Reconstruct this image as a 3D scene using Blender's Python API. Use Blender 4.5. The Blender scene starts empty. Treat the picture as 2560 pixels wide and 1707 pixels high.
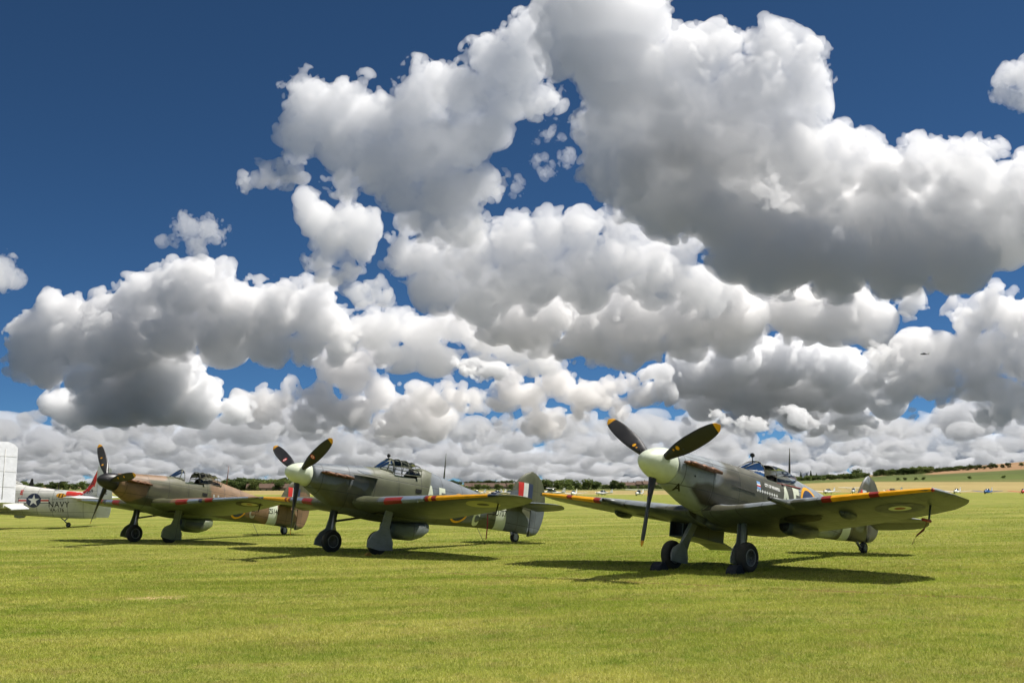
import bpy, bmesh, math
import numpy as np
import openvdb
from mathutils import Vector, Matrix
from mathutils.bvhtree import BVHTree

R = math.radians
sc = bpy.context.scene
COL = sc.collection

# ------------------------------------------------------------------ camera, sky, sun, exposure
FPX = 2811.0            # focal length in pixels of a 2560 px wide frame
PITCH = R(7.27)
EYE = 1.773
SLOPE = R(1.178)        # the airfield rises gently to the east (+X)
cam_data = bpy.data.cameras.new('camera')
cam = bpy.data.objects.new('camera', cam_data)
COL.objects.link(cam)
cam.location = (0, 0, EYE)
cam.rotation_euler = (R(90) + PITCH, 0, 0)
cam_data.sensor_width = 36.0
cam_data.lens = 36.0 * FPX / 2560.0
cam_data.clip_start = 0.1
cam_data.clip_end = 250000.0
sc.camera = cam

SUN_AZ, SUN_EL = R(68.0), R(58.0)      # azimuth clockwise from +Y
sun_dir = Vector((math.sin(SUN_AZ) * math.cos(SUN_EL), math.cos(SUN_AZ) * math.cos(SUN_EL), math.sin(SUN_EL)))
sun = bpy.data.objects.new('sun', bpy.data.lights.new('sun', 'SUN'))
COL.objects.link(sun)
sun.data.energy = 5.0
sun.data.angle = R(0.53)
sun.data.color = (1.0, 0.955, 0.89)
sun.rotation_euler = (-sun_dir).to_track_quat('-Z', 'Y').to_euler()

world = bpy.data.worlds.new('World')
sc.world = world
world.use_nodes = True
wnt = world.node_tree
sky_node = wnt.nodes.new('ShaderNodeTexSky')
sky_node.sky_type = 'NISHITA'
sky_node.sun_disc = False
sky_node.sun_elevation = SUN_EL
sky_node.sun_rotation = SUN_AZ
sky_node.altitude = 4000.0
sky_node.air_density = 0.6
sky_node.dust_density = 0.8
sky_node.ozone_density = 7.5
wbg = wnt.nodes['Background']
pol = wnt.nodes.new('ShaderNodeMix')      # polarising filter on the lens: deeper, cooler blue
pol.data_type = 'RGBA'; pol.blend_type = 'MULTIPLY'; pol.inputs[0].default_value = 1.0
wnt.links.new(sky_node.outputs[0], pol.inputs[6]); pol.inputs[7].default_value = (0.72, 0.99, 1.0, 1)
wnt.links.new(pol.outputs[2], wbg.inputs[0])
wbg.inputs[1].default_value = 0.056

sc.view_settings.view_transform = 'Standard'
sc.view_settings.look = 'None'
sc.view_settings.exposure = 0.46
sc.view_settings.gamma = 1.0
sc.cycles.use_denoising = True
sc.cycles.max_bounces = 20
sc.cycles.diffuse_bounces = 4
sc.cycles.glossy_bounces = 3
sc.cycles.transmission_bounces = 6
sc.cycles.transparent_max_bounces = 24
sc.cycles.volume_bounces = 18
sc.cycles.caustics_reflective = False
sc.cycles.caustics_refractive = False

# ------------------------------------------------------------------ small helpers
def srgb(r, g, b, k=1.0):
    def c(v):
        v /= 255.0
        return v / 12.92 if v <= 0.04045 else ((v + 0.055) / 1.055) ** 2.4
    return (c(r) * k, c(g) * k, c(b) * k, 1.0)

def new_mesh(name, verts, faces, smooth=True, fmat=None):
    me = bpy.data.meshes.new(name)
    me.from_pydata([tuple(v) for v in verts], [], faces)
    if smooth:
        me.polygons.foreach_set('use_smooth', [True] * len(me.polygons))
    if fmat is not None:
        me.polygons.foreach_set('material_index', fmat)
    me.update()
    return me

def fast_mesh(name, verts, faces, nside, smooth=False):
    """verts (n,3), faces (m,nside) numpy arrays"""
    me = bpy.data.meshes.new(name)
    n, m = len(verts), len(faces)
    me.vertices.add(n)
    me.vertices.foreach_set('co', np.ascontiguousarray(verts, dtype=np.float32).ravel())
    me.loops.add(m * nside)
    me.polygons.add(m)
    me.loops.foreach_set('vertex_index', np.ascontiguousarray(faces, dtype=np.int32).ravel())
    me.polygons.foreach_set('loop_start', np.arange(0, m * nside, nside, dtype=np.int32))
    if smooth:
        me.polygons.foreach_set('use_smooth', np.ones(m, dtype=bool))
    me.update()
    return me

def add(name, me, mats, parent=None, basis=None):
    if mats is not None and me.materials is not None and len(me.materials) == 0:
        for m in (mats if isinstance(mats, (list, tuple)) else [mats]):
            me.materials.append(m)
    o = bpy.data.objects.new(name, me)
    COL.objects.link(o)
    if parent is not None:
        o.parent = parent
        if basis is not None:
            o.matrix_basis = basis
        elif parent.name in FRAME:
            o.matrix_basis = FRAME[parent.name]
    return o

FRAME = {}   # root name -> local frame of its parts

def tag(o, label, cat, group=None, kind=None):
    if label: o['label'] = label
    if cat: o['category'] = cat
    if group: o['group'] = group
    if kind: o['kind'] = kind
    return o

def empty(name, matrix):
    o = bpy.data.objects.new(name, None)
    COL.objects.link(o)
    o.matrix_world = matrix
    o.empty_display_size = 0.3
    return o

def copy_tree(o, parent=None):
    c = o.copy()
    COL.objects.link(c)
    c.parent = parent
    for ch in list(o.children):
        copy_tree(ch, c)
    return c

def interp(x, table, col):
    """smooth (monotone-ish cubic) interpolation of a table of rows sorted on column 0"""
    xs = [r[0] for r in table]
    ys = [r[col] for r in table]
    n = len(xs)
    if x <= xs[0]: return ys[0]
    if x >= xs[-1]: return ys[-1]
    i = max(k for k in range(n - 1) if xs[k] <= x)
    h = xs[i + 1] - xs[i]
    def slope(k):
        if k == 0: return (ys[1] - ys[0]) / (xs[1] - xs[0])
        if k == n - 1: return (ys[-1] - ys[-2]) / (xs[-1] - xs[-2])
        a = (ys[k] - ys[k - 1]) / (xs[k] - xs[k - 1]); b = (ys[k + 1] - ys[k]) / (xs[k + 1] - xs[k])
        if a * b <= 0: return 0.0
        return 2 * a * b / (a + b)
    t = (x - xs[i]) / h
    m0, m1 = slope(i) * h, slope(i + 1) * h
    return (2*t**3 - 3*t*t + 1) * ys[i] + (t**3 - 2*t*t + t) * m0 + (-2*t**3 + 3*t*t) * ys[i + 1] + (t**3 - t*t) * m1

def loft(rings, closed=True, cap0=False, cap1=False, flip=False):
    n = len(rings[0])
    V = [tuple(p) for r in rings for p in r]
    F = []
    for i in range(len(rings) - 1):
        for j in range(n if closed else n - 1):
            k = (j + 1) % n
            f = (i * n + j, i * n + k, (i + 1) * n + k, (i + 1) * n + j)
            F.append(f[::-1] if flip else f)
    if cap0:
        f = tuple(range(n)); F.append(f if flip else f[::-1])
    if cap1:
        b = (len(rings) - 1) * n
        f = tuple(range(b, b + n)); F.append(f[::-1] if flip else f)
    return V, F

def frame_of(d):
    d = Vector(d).normalized()
    up = Vector((0, 0, 1)) if abs(d.z) < 0.9 else Vector((1, 0, 0))
    a = d.cross(up).normalized()
    return a, d.cross(a).normalized()

def tube(points, radii, seg=10, caps=True, squash=1.0):
    pts = [Vector(p) for p in points]
    if not isinstance(radii, (list, tuple)): radii = [radii] * len(pts)
    rings = []
    a, b = frame_of(pts[-1] - pts[0])
    for i, p in enumerate(pts):
        rings.append([p + a * (radii[i] * math.cos(2 * math.pi * k / seg)) + b * (radii[i] * squash * math.sin(2 * math.pi * k / seg)) for k in range(seg)])
    return loft(rings, True, caps, caps)

def lathe(profile, axis_o, axis_d, seg=24):
    """profile [(along, radius)]"""
    o = Vector(axis_o); d = Vector(axis_d).normalized()
    a, b = frame_of(d)
    rings = [[o + d * t + (a * math.cos(2 * math.pi * k / seg) + b * math.sin(2 * math.pi * k / seg)) * max(r, 1e-4) for k in range(seg)] for t, r in profile]
    return loft(rings, True, True, True)

def box(x0, x1, y0, y1, z0, z1):
    V = [(x, y, z) for x in (x0, x1) for y in (y0, y1) for z in (z0, z1)]
    F = [(0, 1, 3, 2), (4, 6, 7, 5), (0, 4, 5, 1), (2, 3, 7, 6), (0, 2, 6, 4), (1, 5, 7, 3)]
    return V, F

def prism(poly, d):
    """poly: list of 3D points, extruded by vector d"""
    n = len(poly); d = Vector(d)
    V = [tuple(Vector(p)) for p in poly] + [tuple(Vector(p) + d) for p in poly]
    F = [tuple(range(n))[::-1], tuple(range(n, 2 * n))] + [(i, (i + 1) % n, n + (i + 1) % n, n + i) for i in range(n)]
    return V, F

def join(*vfs):
    V, F = [], []
    for v, f in vfs:
        b = len(V); V += list(v); F += [tuple(i + b for i in q) for q in f]
    return V, F

def fix_normals(me):
    bm = bmesh.new(); bm.from_mesh(me)
    bmesh.ops.recalc_face_normals(bm, faces=bm.faces)
    bm.to_mesh(me); bm.free()
    return me

def part(name, vf, mat, parent, smooth=True, fmat=None, bevel=0.0):
    me = new_mesh(name, vf[0], vf[1], smooth, fmat)
    fix_normals(me)
    if bevel:
        bm = bmesh.new(); bm.from_mesh(me)
        bmesh.ops.bevel(bm, geom=list(bm.edges), offset=bevel, segments=2, affect='EDGES', profile=0.5)
        bm.to_mesh(me); bm.free()
    if smooth == 'auto':
        me.polygons.foreach_set('use_smooth', [True] * len(me.polygons))
        me.set_sharp_from_angle(angle=R(38))
    else:
        me.polygons.foreach_set('use_smooth', [bool(smooth)] * len(me.polygons))
    return add(name, me, mat, parent)

# ------------------------------------------------------------------ materials
def mat_new(name):
    m = bpy.data.materials.new(name)
    m.use_nodes = True
    return m, m.node_tree, m.node_tree.nodes['Principled BSDF']

def nd(nt, kind, **kw):
    n = nt.nodes.new(kind)
    for k, v in kw.items(): setattr(n, k, v)
    return n

def mth(nt, op, a, b=None, c=None, clamp=False):
    n = nt.nodes.new('ShaderNodeMath'); n.operation = op; n.use_clamp = clamp
    for i, v in enumerate((a, b, c)):
        if v is None: continue
        if isinstance(v, (int, float)): n.inputs[i].default_value = v
        else: nt.links.new(v, n.inputs[i])
    return n.outputs[0]

def mixc(nt, fac, a, b, blend='MIX'):
    n = nt.nodes.new('ShaderNodeMix'); n.data_type = 'RGBA'; n.blend_type = blend
    for sock, v in ((n.inputs[0], fac), (n.inputs[6], a), (n.inputs[7], b)):
        if isinstance(v, (int, float)): sock.default_value = v
        elif isinstance(v, (tuple, list)): sock.default_value = v
        else: nt.links.new(v, sock)
    return n.outputs[2]

def noise(nt, vec, scale, detail=3.0, rough=0.55, dist=0.0):
    n = nt.nodes.new('ShaderNodeTexNoise')
    n.inputs['Scale'].default_value = scale
    n.inputs['Detail'].default_value = detail
    n.inputs['Roughness'].default_value = rough
    n.inputs['Distortion'].default_value = dist
    if vec is not None: nt.links.new(vec, n.inputs['Vector'])
    return n.outputs[0]

def ramp(nt, fac, lo, hi, a=0.0, b=1.0):
    n = nt.nodes.new('ShaderNodeMapRange'); n.clamp = True
    n.inputs[1].default_value = lo; n.inputs[2].default_value = hi
    n.inputs[3].default_value = a; n.inputs[4].default_value = b
    nt.links.new(fac, n.inputs[0])
    return n.outputs[0]

def simple(name, col, rough=0.5, metal=0.0, vary=0.18, scale=6.0, spec=0.5, bump=0.0):
    m, nt, p = mat_new(name)
    tc = nd(nt, 'ShaderNodeTexCoord')
    n = noise(nt, tc.outputs['Object'], scale, 5)
    k = ramp(nt, n, 0.3, 0.7, 1 - vary, 1 + vary)
    c = mixc(nt, 1.0, col, k, 'MULTIPLY')
    nt.links.new(c, p.inputs['Base Color'])
    p.inputs['Metallic'].default_value = metal
    p.inputs['Specular IOR Level'].default_value = spec
    r = ramp(nt, n, 0.25, 0.75, max(rough - 0.12, 0.03), min(rough + 0.12, 1))
    nt.links.new(r, p.inputs['Roughness'])
    if bump:
        b = nd(nt, 'ShaderNodeBump'); b.inputs['Strength'].default_value = bump; b.inputs['Distance'].default_value = 0.02
        nt.links.new(noise(nt, tc.outputs['Object'], scale * 5, 4), b.inputs['Height']); nt.links.new(b.outputs[0], p.inputs['Normal'])
    return m

def paint(name, base, zones=(), rough=0.5, seams=True, edge=0.05, wav=0.10, plane='xz', grime=0.22, wave_scale=1.6):
    """painted airframe skin: colour zones laid out in the airframe's own coordinates (metres)"""
    m, nt, p = mat_new(name)
    tc = nd(nt, 'ShaderNodeTexCoord')
    obj = tc.outputs['Object']
    # wavering zone borders (hand-sprayed camouflage)
    wn = nd(nt, 'ShaderNodeTexNoise'); wn.inputs['Scale'].default_value = wave_scale; wn.inputs['Detail'].default_value = 2
    nt.links.new(obj, wn.inputs['Vector'])
    off = nd(nt, 'ShaderNodeVectorMath', operation='SUBTRACT'); nt.links.new(wn.outputs['Color'], off.inputs[0]); off.inputs[1].default_value = (.5, .5, .5)
    scl = nd(nt, 'ShaderNodeVectorMath', operation='SCALE'); nt.links.new(off.outputs[0], scl.inputs[0]); scl.inputs['Scale'].default_value = wav * 4
    pos = nd(nt, 'ShaderNodeVectorMath', operation='ADD'); nt.links.new(obj, pos.inputs[0]); nt.links.new(scl.outputs[0], pos.inputs[1])
    sep = nd(nt, 'ShaderNodeSeparateXYZ'); nt.links.new(pos.outputs[0], sep.inputs[0])
    raw = nd(nt, 'ShaderNodeSeparateXYZ'); nt.links.new(obj, raw.inputs[0])
    def ax(s, q): return {'x': s.outputs[0], 'y': s.outputs[1], 'z': s.outputs[2]}[q]
    col = base
    for z in zones:
        s = raw if z[0] == 'hard' or z[0] == 'half!' else sep
        A, B = ax(s, plane[0]), ax(s, plane[1])
        if z[0] in ('half', 'half!'):
            a, b, c = z[2]
            e = mth(nt, 'ADD', mth(nt, 'ADD', mth(nt, 'MULTIPLY', A, a), mth(nt, 'MULTIPLY', B, b)), c)
            f = ramp(nt, e, -edge * 0.5, edge * 0.5)
        else:
            cx, cz, rx, rz = z[2]
            dx = mth(nt, 'DIVIDE', mth(nt, 'SUBTRACT', A, cx), rx); dz = mth(nt, 'DIVIDE', mth(nt, 'SUBTRACT', B, cz), rz)
            e = mth(nt, 'SQRT', mth(nt, 'ADD', mth(nt, 'MULTIPLY', dx, dx), mth(nt, 'MULTIPLY', dz, dz)))
            w = (z[4] if len(z) > 4 else edge) / min(rx, rz)
            f = ramp(nt, e, 1 - w * 0.5, 1 + w * 0.5, 1.0, 0.0)
        if len(z) > 3: f = mth(nt, 'MULTIPLY', f, z[3])
        col = mixc(nt, f, col, z[1])
    # wear: blotches, streaks running aft
    n1 = noise(nt, obj, 3.2, 6, 0.6)
    col = mixc(nt, 1.0, col, ramp(nt, n1, 0.28, 0.72, 1 - grime, 1 + grime * 0.8), 'MULTIPLY')
    mp = nd(nt, 'ShaderNodeMapping'); mp.inputs['Scale'].default_value = (1.2, 9.0, 9.0); nt.links.new(obj, mp.inputs[0])
    n2 = noise(nt, mp.outputs[0], 2.2, 5, 0.6)
    col = mixc(nt, ramp(nt, n2, 0.56, 0.74, 0.0, 0.5), col, mixc(nt, 0.5, col, (0.03, 0.027, 0.02, 1)))
    if seams:
        # panel joints every so often along the airframe
        def lines(coord, period, wdt, shift):
            t = mth(nt, 'FRACT', mth(nt, 'DIVIDE', mth(nt, 'ADD', coord, 50.0 + shift), period))
            d = mth(nt, 'MULTIPLY', mth(nt, 'ABSOLUTE', mth(nt, 'SUBTRACT', t, 0.5)), period)
            return ramp(nt, d, wdt, wdt * 1.8, 1.0, 0.0)
        q = raw.outputs
        ln = mth(nt, 'MAXIMUM', lines(q[0], 0.83, 0.008, 0.1), lines(q[2] if plane == 'xz' else q[1], 0.57, 0.007, 0.21))
        col = mixc(nt, mth(nt, 'MULTIPLY', ln, 0.6), col, (0.02, 0.02, 0.018, 1))
        b = nd(nt, 'ShaderNodeBump'); b.inputs['Strength'].default_value = 0.5; b.inputs['Distance'].default_value = 0.006; b.invert = True
        nt.links.new(ln, b.inputs['Height'])
        b2 = nd(nt, 'ShaderNodeBump'); b2.inputs['Strength'].default_value = 0.22; b2.inputs['Distance'].default_value = 0.02
        nt.links.new(noise(nt, obj, 2.6, 3), b2.inputs['Height']); nt.links.new(b.outputs[0], b2.inputs['Normal'])
        nt.links.new(b2.outputs[0], p.inputs['Normal'])
    nt.links.new(col, p.inputs['Base Color'])
    nt.links.new(ramp(nt, n1, 0.25, 0.75, rough - 0.1, rough + 0.12), p.inputs['Roughness'])
    p.inputs['Specular IOR Level'].default_value = 0.45
    return m

def glass_mat(name, tint=(0.93, 0.96, 0.97, 1)):
    m, nt, p = mat_new(name)
    nt.nodes.remove(p)
    out = nt.nodes['Material Output']
    tr = nd(nt, 'ShaderNodeBsdfTransparent'); tr.inputs[0].default_value = tint
    gl = nd(nt, 'ShaderNodeBsdfGlossy'); gl.inputs['Roughness'].default_value = 0.03
    fr = nd(nt, 'ShaderNodeFresnel'); fr.inputs[0].default_value = 1.5
    mx = nd(nt, 'ShaderNodeMixShader')
    nt.links.new(fr.outputs[0], mx.inputs[0]); nt.links.new(tr.outputs[0], mx.inputs[1]); nt.links.new(gl.outputs[0], mx.inputs[2])
    nt.links.new(mx.outputs[0], out.inputs[0])
    return m

M = {}
M['black'] = simple('prop black', srgb(34, 33, 34), 0.42, vary=0.25)
M['propback'] = simple('dark grey', srgb(60, 60, 62), 0.5)
M['yellow'] = simple('signal yellow', srgb(225, 160, 20), 0.45, vary=0.12)
M['red'] = simple('patch red', srgb(135, 32, 30), 0.5, vary=0.15)
M['brightred'] = simple('flag red', srgb(205, 46, 38), 0.5, vary=0.1)
M['white'] = simple('white paint', srgb(225, 225, 220), 0.45, vary=0.06)
M['blue'] = simple('roundel blue', srgb(40, 52, 82), 0.5, vary=0.12)
M['sky'] = simple('duck egg sky', srgb(206, 213, 192), 0.38, vary=0.07)
M['paleletter'] = simple('pale code letters', srgb(205, 210, 190), 0.5, vary=0.08)
M['greyletter'] = simple('grey code letters', srgb(165, 165, 160), 0.5, vary=0.08)
M['dark'] = simple('near black', srgb(28, 27, 27), 0.6)
M['rubber'] = simple('tyre rubber', srgb(50, 49, 46), 0.8, vary=0.3, bump=0.2)
M['steel'] = simple('worn steel', srgb(150, 150, 150), 0.4, metal=0.85)
M['alloy'] = simple('alloy', srgb(172, 174, 174), 0.4, metal=0.1)
M['exhaust'] = simple('burnt exhaust', srgb(104, 74, 54), 0.55, metal=0.55, vary=0.4, scale=14)
M['oleo'] = simple('oleo silver', srgb(200, 200, 200), 0.25, metal=0.9)
M['interior'] = simple('cockpit green', srgb(90, 104, 88), 0.6)
M['leather'] = simple('dark leather', srgb(50, 40, 34), 0.6)
M['glass'] = glass_mat('canopy glass')
M['armour'] = glass_mat('armour glass', (0.55, 0.78, 0.78, 1))
M['perspex'] = glass_mat('old perspex', (0.92, 0.93, 0.93, 1))
# ------------------------------------------------------------------ terrain
def sstep(x, a, b):
    t = np.clip((x - a) / (b - a), 0, 1)
    return t * t * (3 - 2 * t)

def gz(X, Y):
    X = np.asarray(X, dtype=float); Y = np.asarray(Y, dtype=float)
    near = np.clip(X, -60, 60) * math.tan(SLOPE) * (1 - sstep(Y, 60, 200))
    a = 1280 + 2811 * X / np.maximum(Y, 120.0)
    field = (5.1 * sstep(a, 1650, 2150) * sstep(Y, 420, 760)) - (1.9 - .7 * sstep(a, 1700, 2150)) * sstep(Y, 120, 400)
    far = (4.5 + 5.0 * sstep(a, 1600, 1950) + 40.0 * sstep(a, 1950, 2900)) * sstep(Y, 780, 2000)
    back = -14.0 * sstep(Y, 2200, 3200)
    return near + field + far + back

def gz1(x, y): return float(gz(x, y))

def grid_mesh(name, xs, ys):
    X, Y = np.meshgrid(xs, ys)
    V = np.stack([X, Y, gz(X, Y)], -1).reshape(-1, 3)
    n = len(xs); idx = np.arange(len(xs) * len(ys)).reshape(len(ys), n)
    Fq = np.stack([idx[:-1, :-1], idx[:-1, 1:], idx[1:, 1:], idx[1:, :-1]], -1).reshape(-1, 4)
    return fast_mesh(name, V, Fq, 4, True)

def turf_colour(nt, pos):
    """mown-turf colour from ground position: patches, mowing bands, dry spots"""
    mp = nd(nt, 'ShaderNodeMapping'); mp.inputs['Rotation'].default_value = (0, 0, R(-4)); mp.inputs['Scale'].default_value = (0.10, 0.55, 0.0); nt.links.new(pos, mp.inputs[0])
    n_band = noise(nt, mp.outputs[0], 1.0, 4, 0.6)
    mp0 = nd(nt, 'ShaderNodeMapping'); mp0.inputs['Scale'].default_value = (0.4, 1.0, 0.0); nt.links.new(pos, mp0.inputs[0])
    n_patch = noise(nt, mp0.outputs[0], 0.55, 5, 0.62, 0.4)
    mp2 = nd(nt, 'ShaderNodeMapping'); mp2.inputs['Scale'].default_value = (1.0, 1.0, 0.0); nt.links.new(pos, mp2.inputs[0])
    n_fine = noise(nt, mp2.outputs[0], 3.5, 5, 0.65)
    green, straw, deep = srgb(128, 142, 48), srgb(168, 166, 86), srgb(104, 124, 36)
    c = mixc(nt, ramp(nt, n_band, 0.36, 0.60), green, straw)
    c = mixc(nt, ramp(nt, n_patch, 0.45, 0.68, 0.0, 0.7), c, deep)
    c = mixc(nt, ramp(nt, n_fine, 0.45, 0.75, 0.0, 0.55), c, srgb(158, 152, 84))
    c = mixc(nt, 1.0, c, ramp(nt, noise(nt, mp2.outputs[0], 0.16, 3, 0.5), 0.3, 0.7, 0.92, 1.08), 'MULTIPLY')
    c = mixc(nt, ramp(nt, noise(nt, mp2.outputs[0], 1.5, 5, 0.62, .6), 0.50, 0.66, 0.0, 0.6), c, srgb(150, 140, 84))
    c = mixc(nt, ramp(nt, noise(nt, mp2.outputs[0], 2.3, 5, 0.62, .4), 0.54, 0.68, 0.0, 0.6), c, srgb(96, 122, 30))
    return c

def turf_mat():
    m, nt, p = mat_new('mown turf')
    ge = nd(nt, 'ShaderNodeNewGeometry')
    pos = ge.outputs['Position']
    c = turf_colour(nt, pos)
    nf = noise(nt, pos, 26.0, 4, 0.7)
    c = mixc(nt, 1.0, c, ramp(nt, nf, 0.25, 0.75, 0.52, 0.96), 'MULTIPLY')
    # rutted wheel track: soil along a shallow curve in front of the fighters
    sep = nd(nt, 'ShaderNodeSeparateXYZ'); nt.links.new(pos, sep.inputs[0])
    x, y = sep.outputs[0], sep.outputs[1]
    curve = mth(nt, 'ADD', mth(nt, 'MULTIPLY', x, -0.85), 22.5)
    wob = mth(nt, 'MULTIPLY', mth(nt, 'SUBTRACT', noise(nt, pos, 0.9, 3), 0.5), 0.7)
    d = mth(nt, 'ABSOLUTE', mth(nt, 'ADD', mth(nt, 'SUBTRACT', y, curve), wob))
    tr = mth(nt, 'MULTIPLY', mth(nt, 'MULTIPLY', ramp(nt, d, 0.08, 0.26, 1.0, 0.0), ramp(nt, noise(nt, pos, 2.2, 4), 0.40, 0.52)), ramp(nt, mth(nt, 'ABSOLUTE', mth(nt, 'SUBTRACT', x, 4.0)), 5.0, 6.5, 1.0, 0.0))
    c = mixc(nt, mth(nt, 'MULTIPLY', tr, 0.8), c, srgb(112, 88, 50))
    # bare scrape
    dx = mth(nt, 'DIVIDE', mth(nt, 'ADD', x, 6.0), 0.55); dy = mth(nt, 'DIVIDE', mth(nt, 'SUBTRACT', y, 19.4), 0.34)
    dd = mth(nt, 'ADD', mth(nt, 'MULTIPLY', dx, dx), mth(nt, 'MULTIPLY', dy, dy))
    bare = mth(nt, 'MULTIPLY', ramp(nt, dd, 0.4, 1.3, 1.0, 0.0), ramp(nt, noise(nt, pos, 7.0, 3), 0.48, 0.56))
    c = mixc(nt, bare, c, srgb(176, 150, 106))
    nt.links.new(c, p.inputs['Base Color'])
    p.inputs['Roughness'].default_value = 0.95; p.inputs['Specular IOR Level'].default_value = 0.1
    b = nd(nt, 'ShaderNodeBump'); b.inputs['Strength'].default_value = 0.7; b.inputs['Distance'].default_value = 0.05
    nt.links.new(nf, b.inputs['Height']); nt.links.new(b.outputs[0], p.inputs['Normal'])
    return m

def field_mat(name, a, b, scale, furrow=0.0):
    m, nt, p = mat_new(name)
    ge = nd(nt, 'ShaderNodeNewGeometry'); pos = ge.outputs['Position']
    mp = nd(nt, 'ShaderNodeMapping'); mp.inputs['Scale'].default_value = (0.25, 1.0, 0.0); nt.links.new(pos, mp.inputs[0])
    c = mixc(nt, ramp(nt, noise(nt, mp.outputs[0], scale, 5, 0.6), 0.35, 0.65), a, b)
    c = mixc(nt, 1.0, c, ramp(nt, noise(nt, mp.outputs[0], scale * 14, 4, 0.7), 0.25, 0.75, 0.8, 1.2), 'MULTIPLY')
    nt.links.new(c, p.inputs['Base Color']); p.inputs['Roughness'].default_value = 1.0; p.inputs['Specular IOR Level'].default_value = 0.05
    return m

def hill_mat():
    m, nt, p = mat_new('hillside fields')
    ge = nd(nt, 'ShaderNodeNewGeometry'); pos = ge.outputs['Position']
    sep = nd(nt, 'ShaderNodeSeparateXYZ'); nt.links.new(pos, sep.inputs[0])
    mp = nd(nt, 'ShaderNodeMapping'); mp.inputs['Rotation'].default_value = (0, 0, R(17)); mp.inputs['Scale'].default_value = (1 / 420, 1 / 330, 0.0); nt.links.new(pos, mp.inputs[0])
    vo = nd(nt, 'ShaderNodeTexVoronoi'); nt.links.new(mp.outputs[0], vo.inputs['Vector']); vo.inputs['Scale'].default_value = 1.0
    s2 = nd(nt, 'ShaderNodeSeparateColor'); nt.links.new(vo.outputs['Color'], s2.inputs[0])
    c = mixc(nt, ramp(nt, s2.outputs[0], 0.45, 0.5), srgb(88, 96, 56), srgb(134, 116, 84))
    # the big stubble field on the upper slope to the east
    up = mth(nt, 'MULTIPLY', ramp(nt, sep.outputs[1], 1320, 1350), ramp(nt, mth(nt, 'DIVIDE', sep.outputs[0], sep.outputs[1]), 0.362, 0.372))
    c = mixc(nt, up, c, srgb(148, 120, 90))
    low = mth(nt, 'MULTIPLY', ramp(nt, sep.outputs[1], 1180, 1200, 1, 0), ramp(nt, mth(nt, 'DIVIDE', sep.outputs[0], sep.outputs[1]), 0.2, 0.22))
    c = mixc(nt, low, c, srgb(92, 102, 56))
    c = mixc(nt, 1.0, c, ramp(nt, noise(nt, pos, 0.02, 6, 0.65), 0.25, 0.75, 0.8, 1.2), 'MULTIPLY')
    nt.links.new(c, p.inputs['Base Color']); p.inputs['Roughness'].default_value = 1.0; p.inputs['Specular IOR Level'].default_value = 0.05
    return m

def nonuni(a, b, n, p=1.0):
    t = np.linspace(0, 1, n); return a + (b - a) * t ** p

xs_near = np.concatenate([-nonuni(60, 420, 14, 1.5)[::-1], np.linspace(-60, 60, 61)[1:-1], nonuni(60, 420, 14, 1.5)])
ys_near = np.concatenate([np.linspace(-80, 60, 36), nonuni(60, 440, 30, 1.3)[1:]])
ground = add('ground', grid_mesh('ground', xs_near, ys_near), turf_mat()); ground['kind'] = 'structure'
xs_far = np.linspace(-1500, 1500, 121)
wheat = add('wheat_field', grid_mesh('wheat_field', np.linspace(-420, 420, 85), np.linspace(440, 760, 30)), field_mat('ripe wheat', srgb(144, 130, 86), srgb(158, 142, 96), 0.01)); wheat['kind'] = 'structure'
mead = add('meadow', grid_mesh('meadow', np.linspace(-900, 900, 100), np.linspace(760, 1000, 14)), field_mat('rough meadow', srgb(86, 96, 52), srgb(110, 110, 66), 0.012)); mead['kind'] = 'structure'
hill = add('hillside', grid_mesh('hillside', np.linspace(-2600, 2600, 150), np.linspace(1000, 3300, 60)), hill_mat()); hill['kind'] = 'structure'
# land to the horizon, lying lower behind and beside everything nearer
me = new_mesh('far_land', [(-90000, -90000, -16), (90000, -90000, -16), (90000, 90000, -16), (-90000, 90000, -16)], [(0, 1, 2, 3)], False)
far_land = add('far_land', me, field_mat('far farmland', srgb(66, 74, 70), srgb(84, 84, 76), 0.0006)); far_land['kind'] = 'structure'

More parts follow.
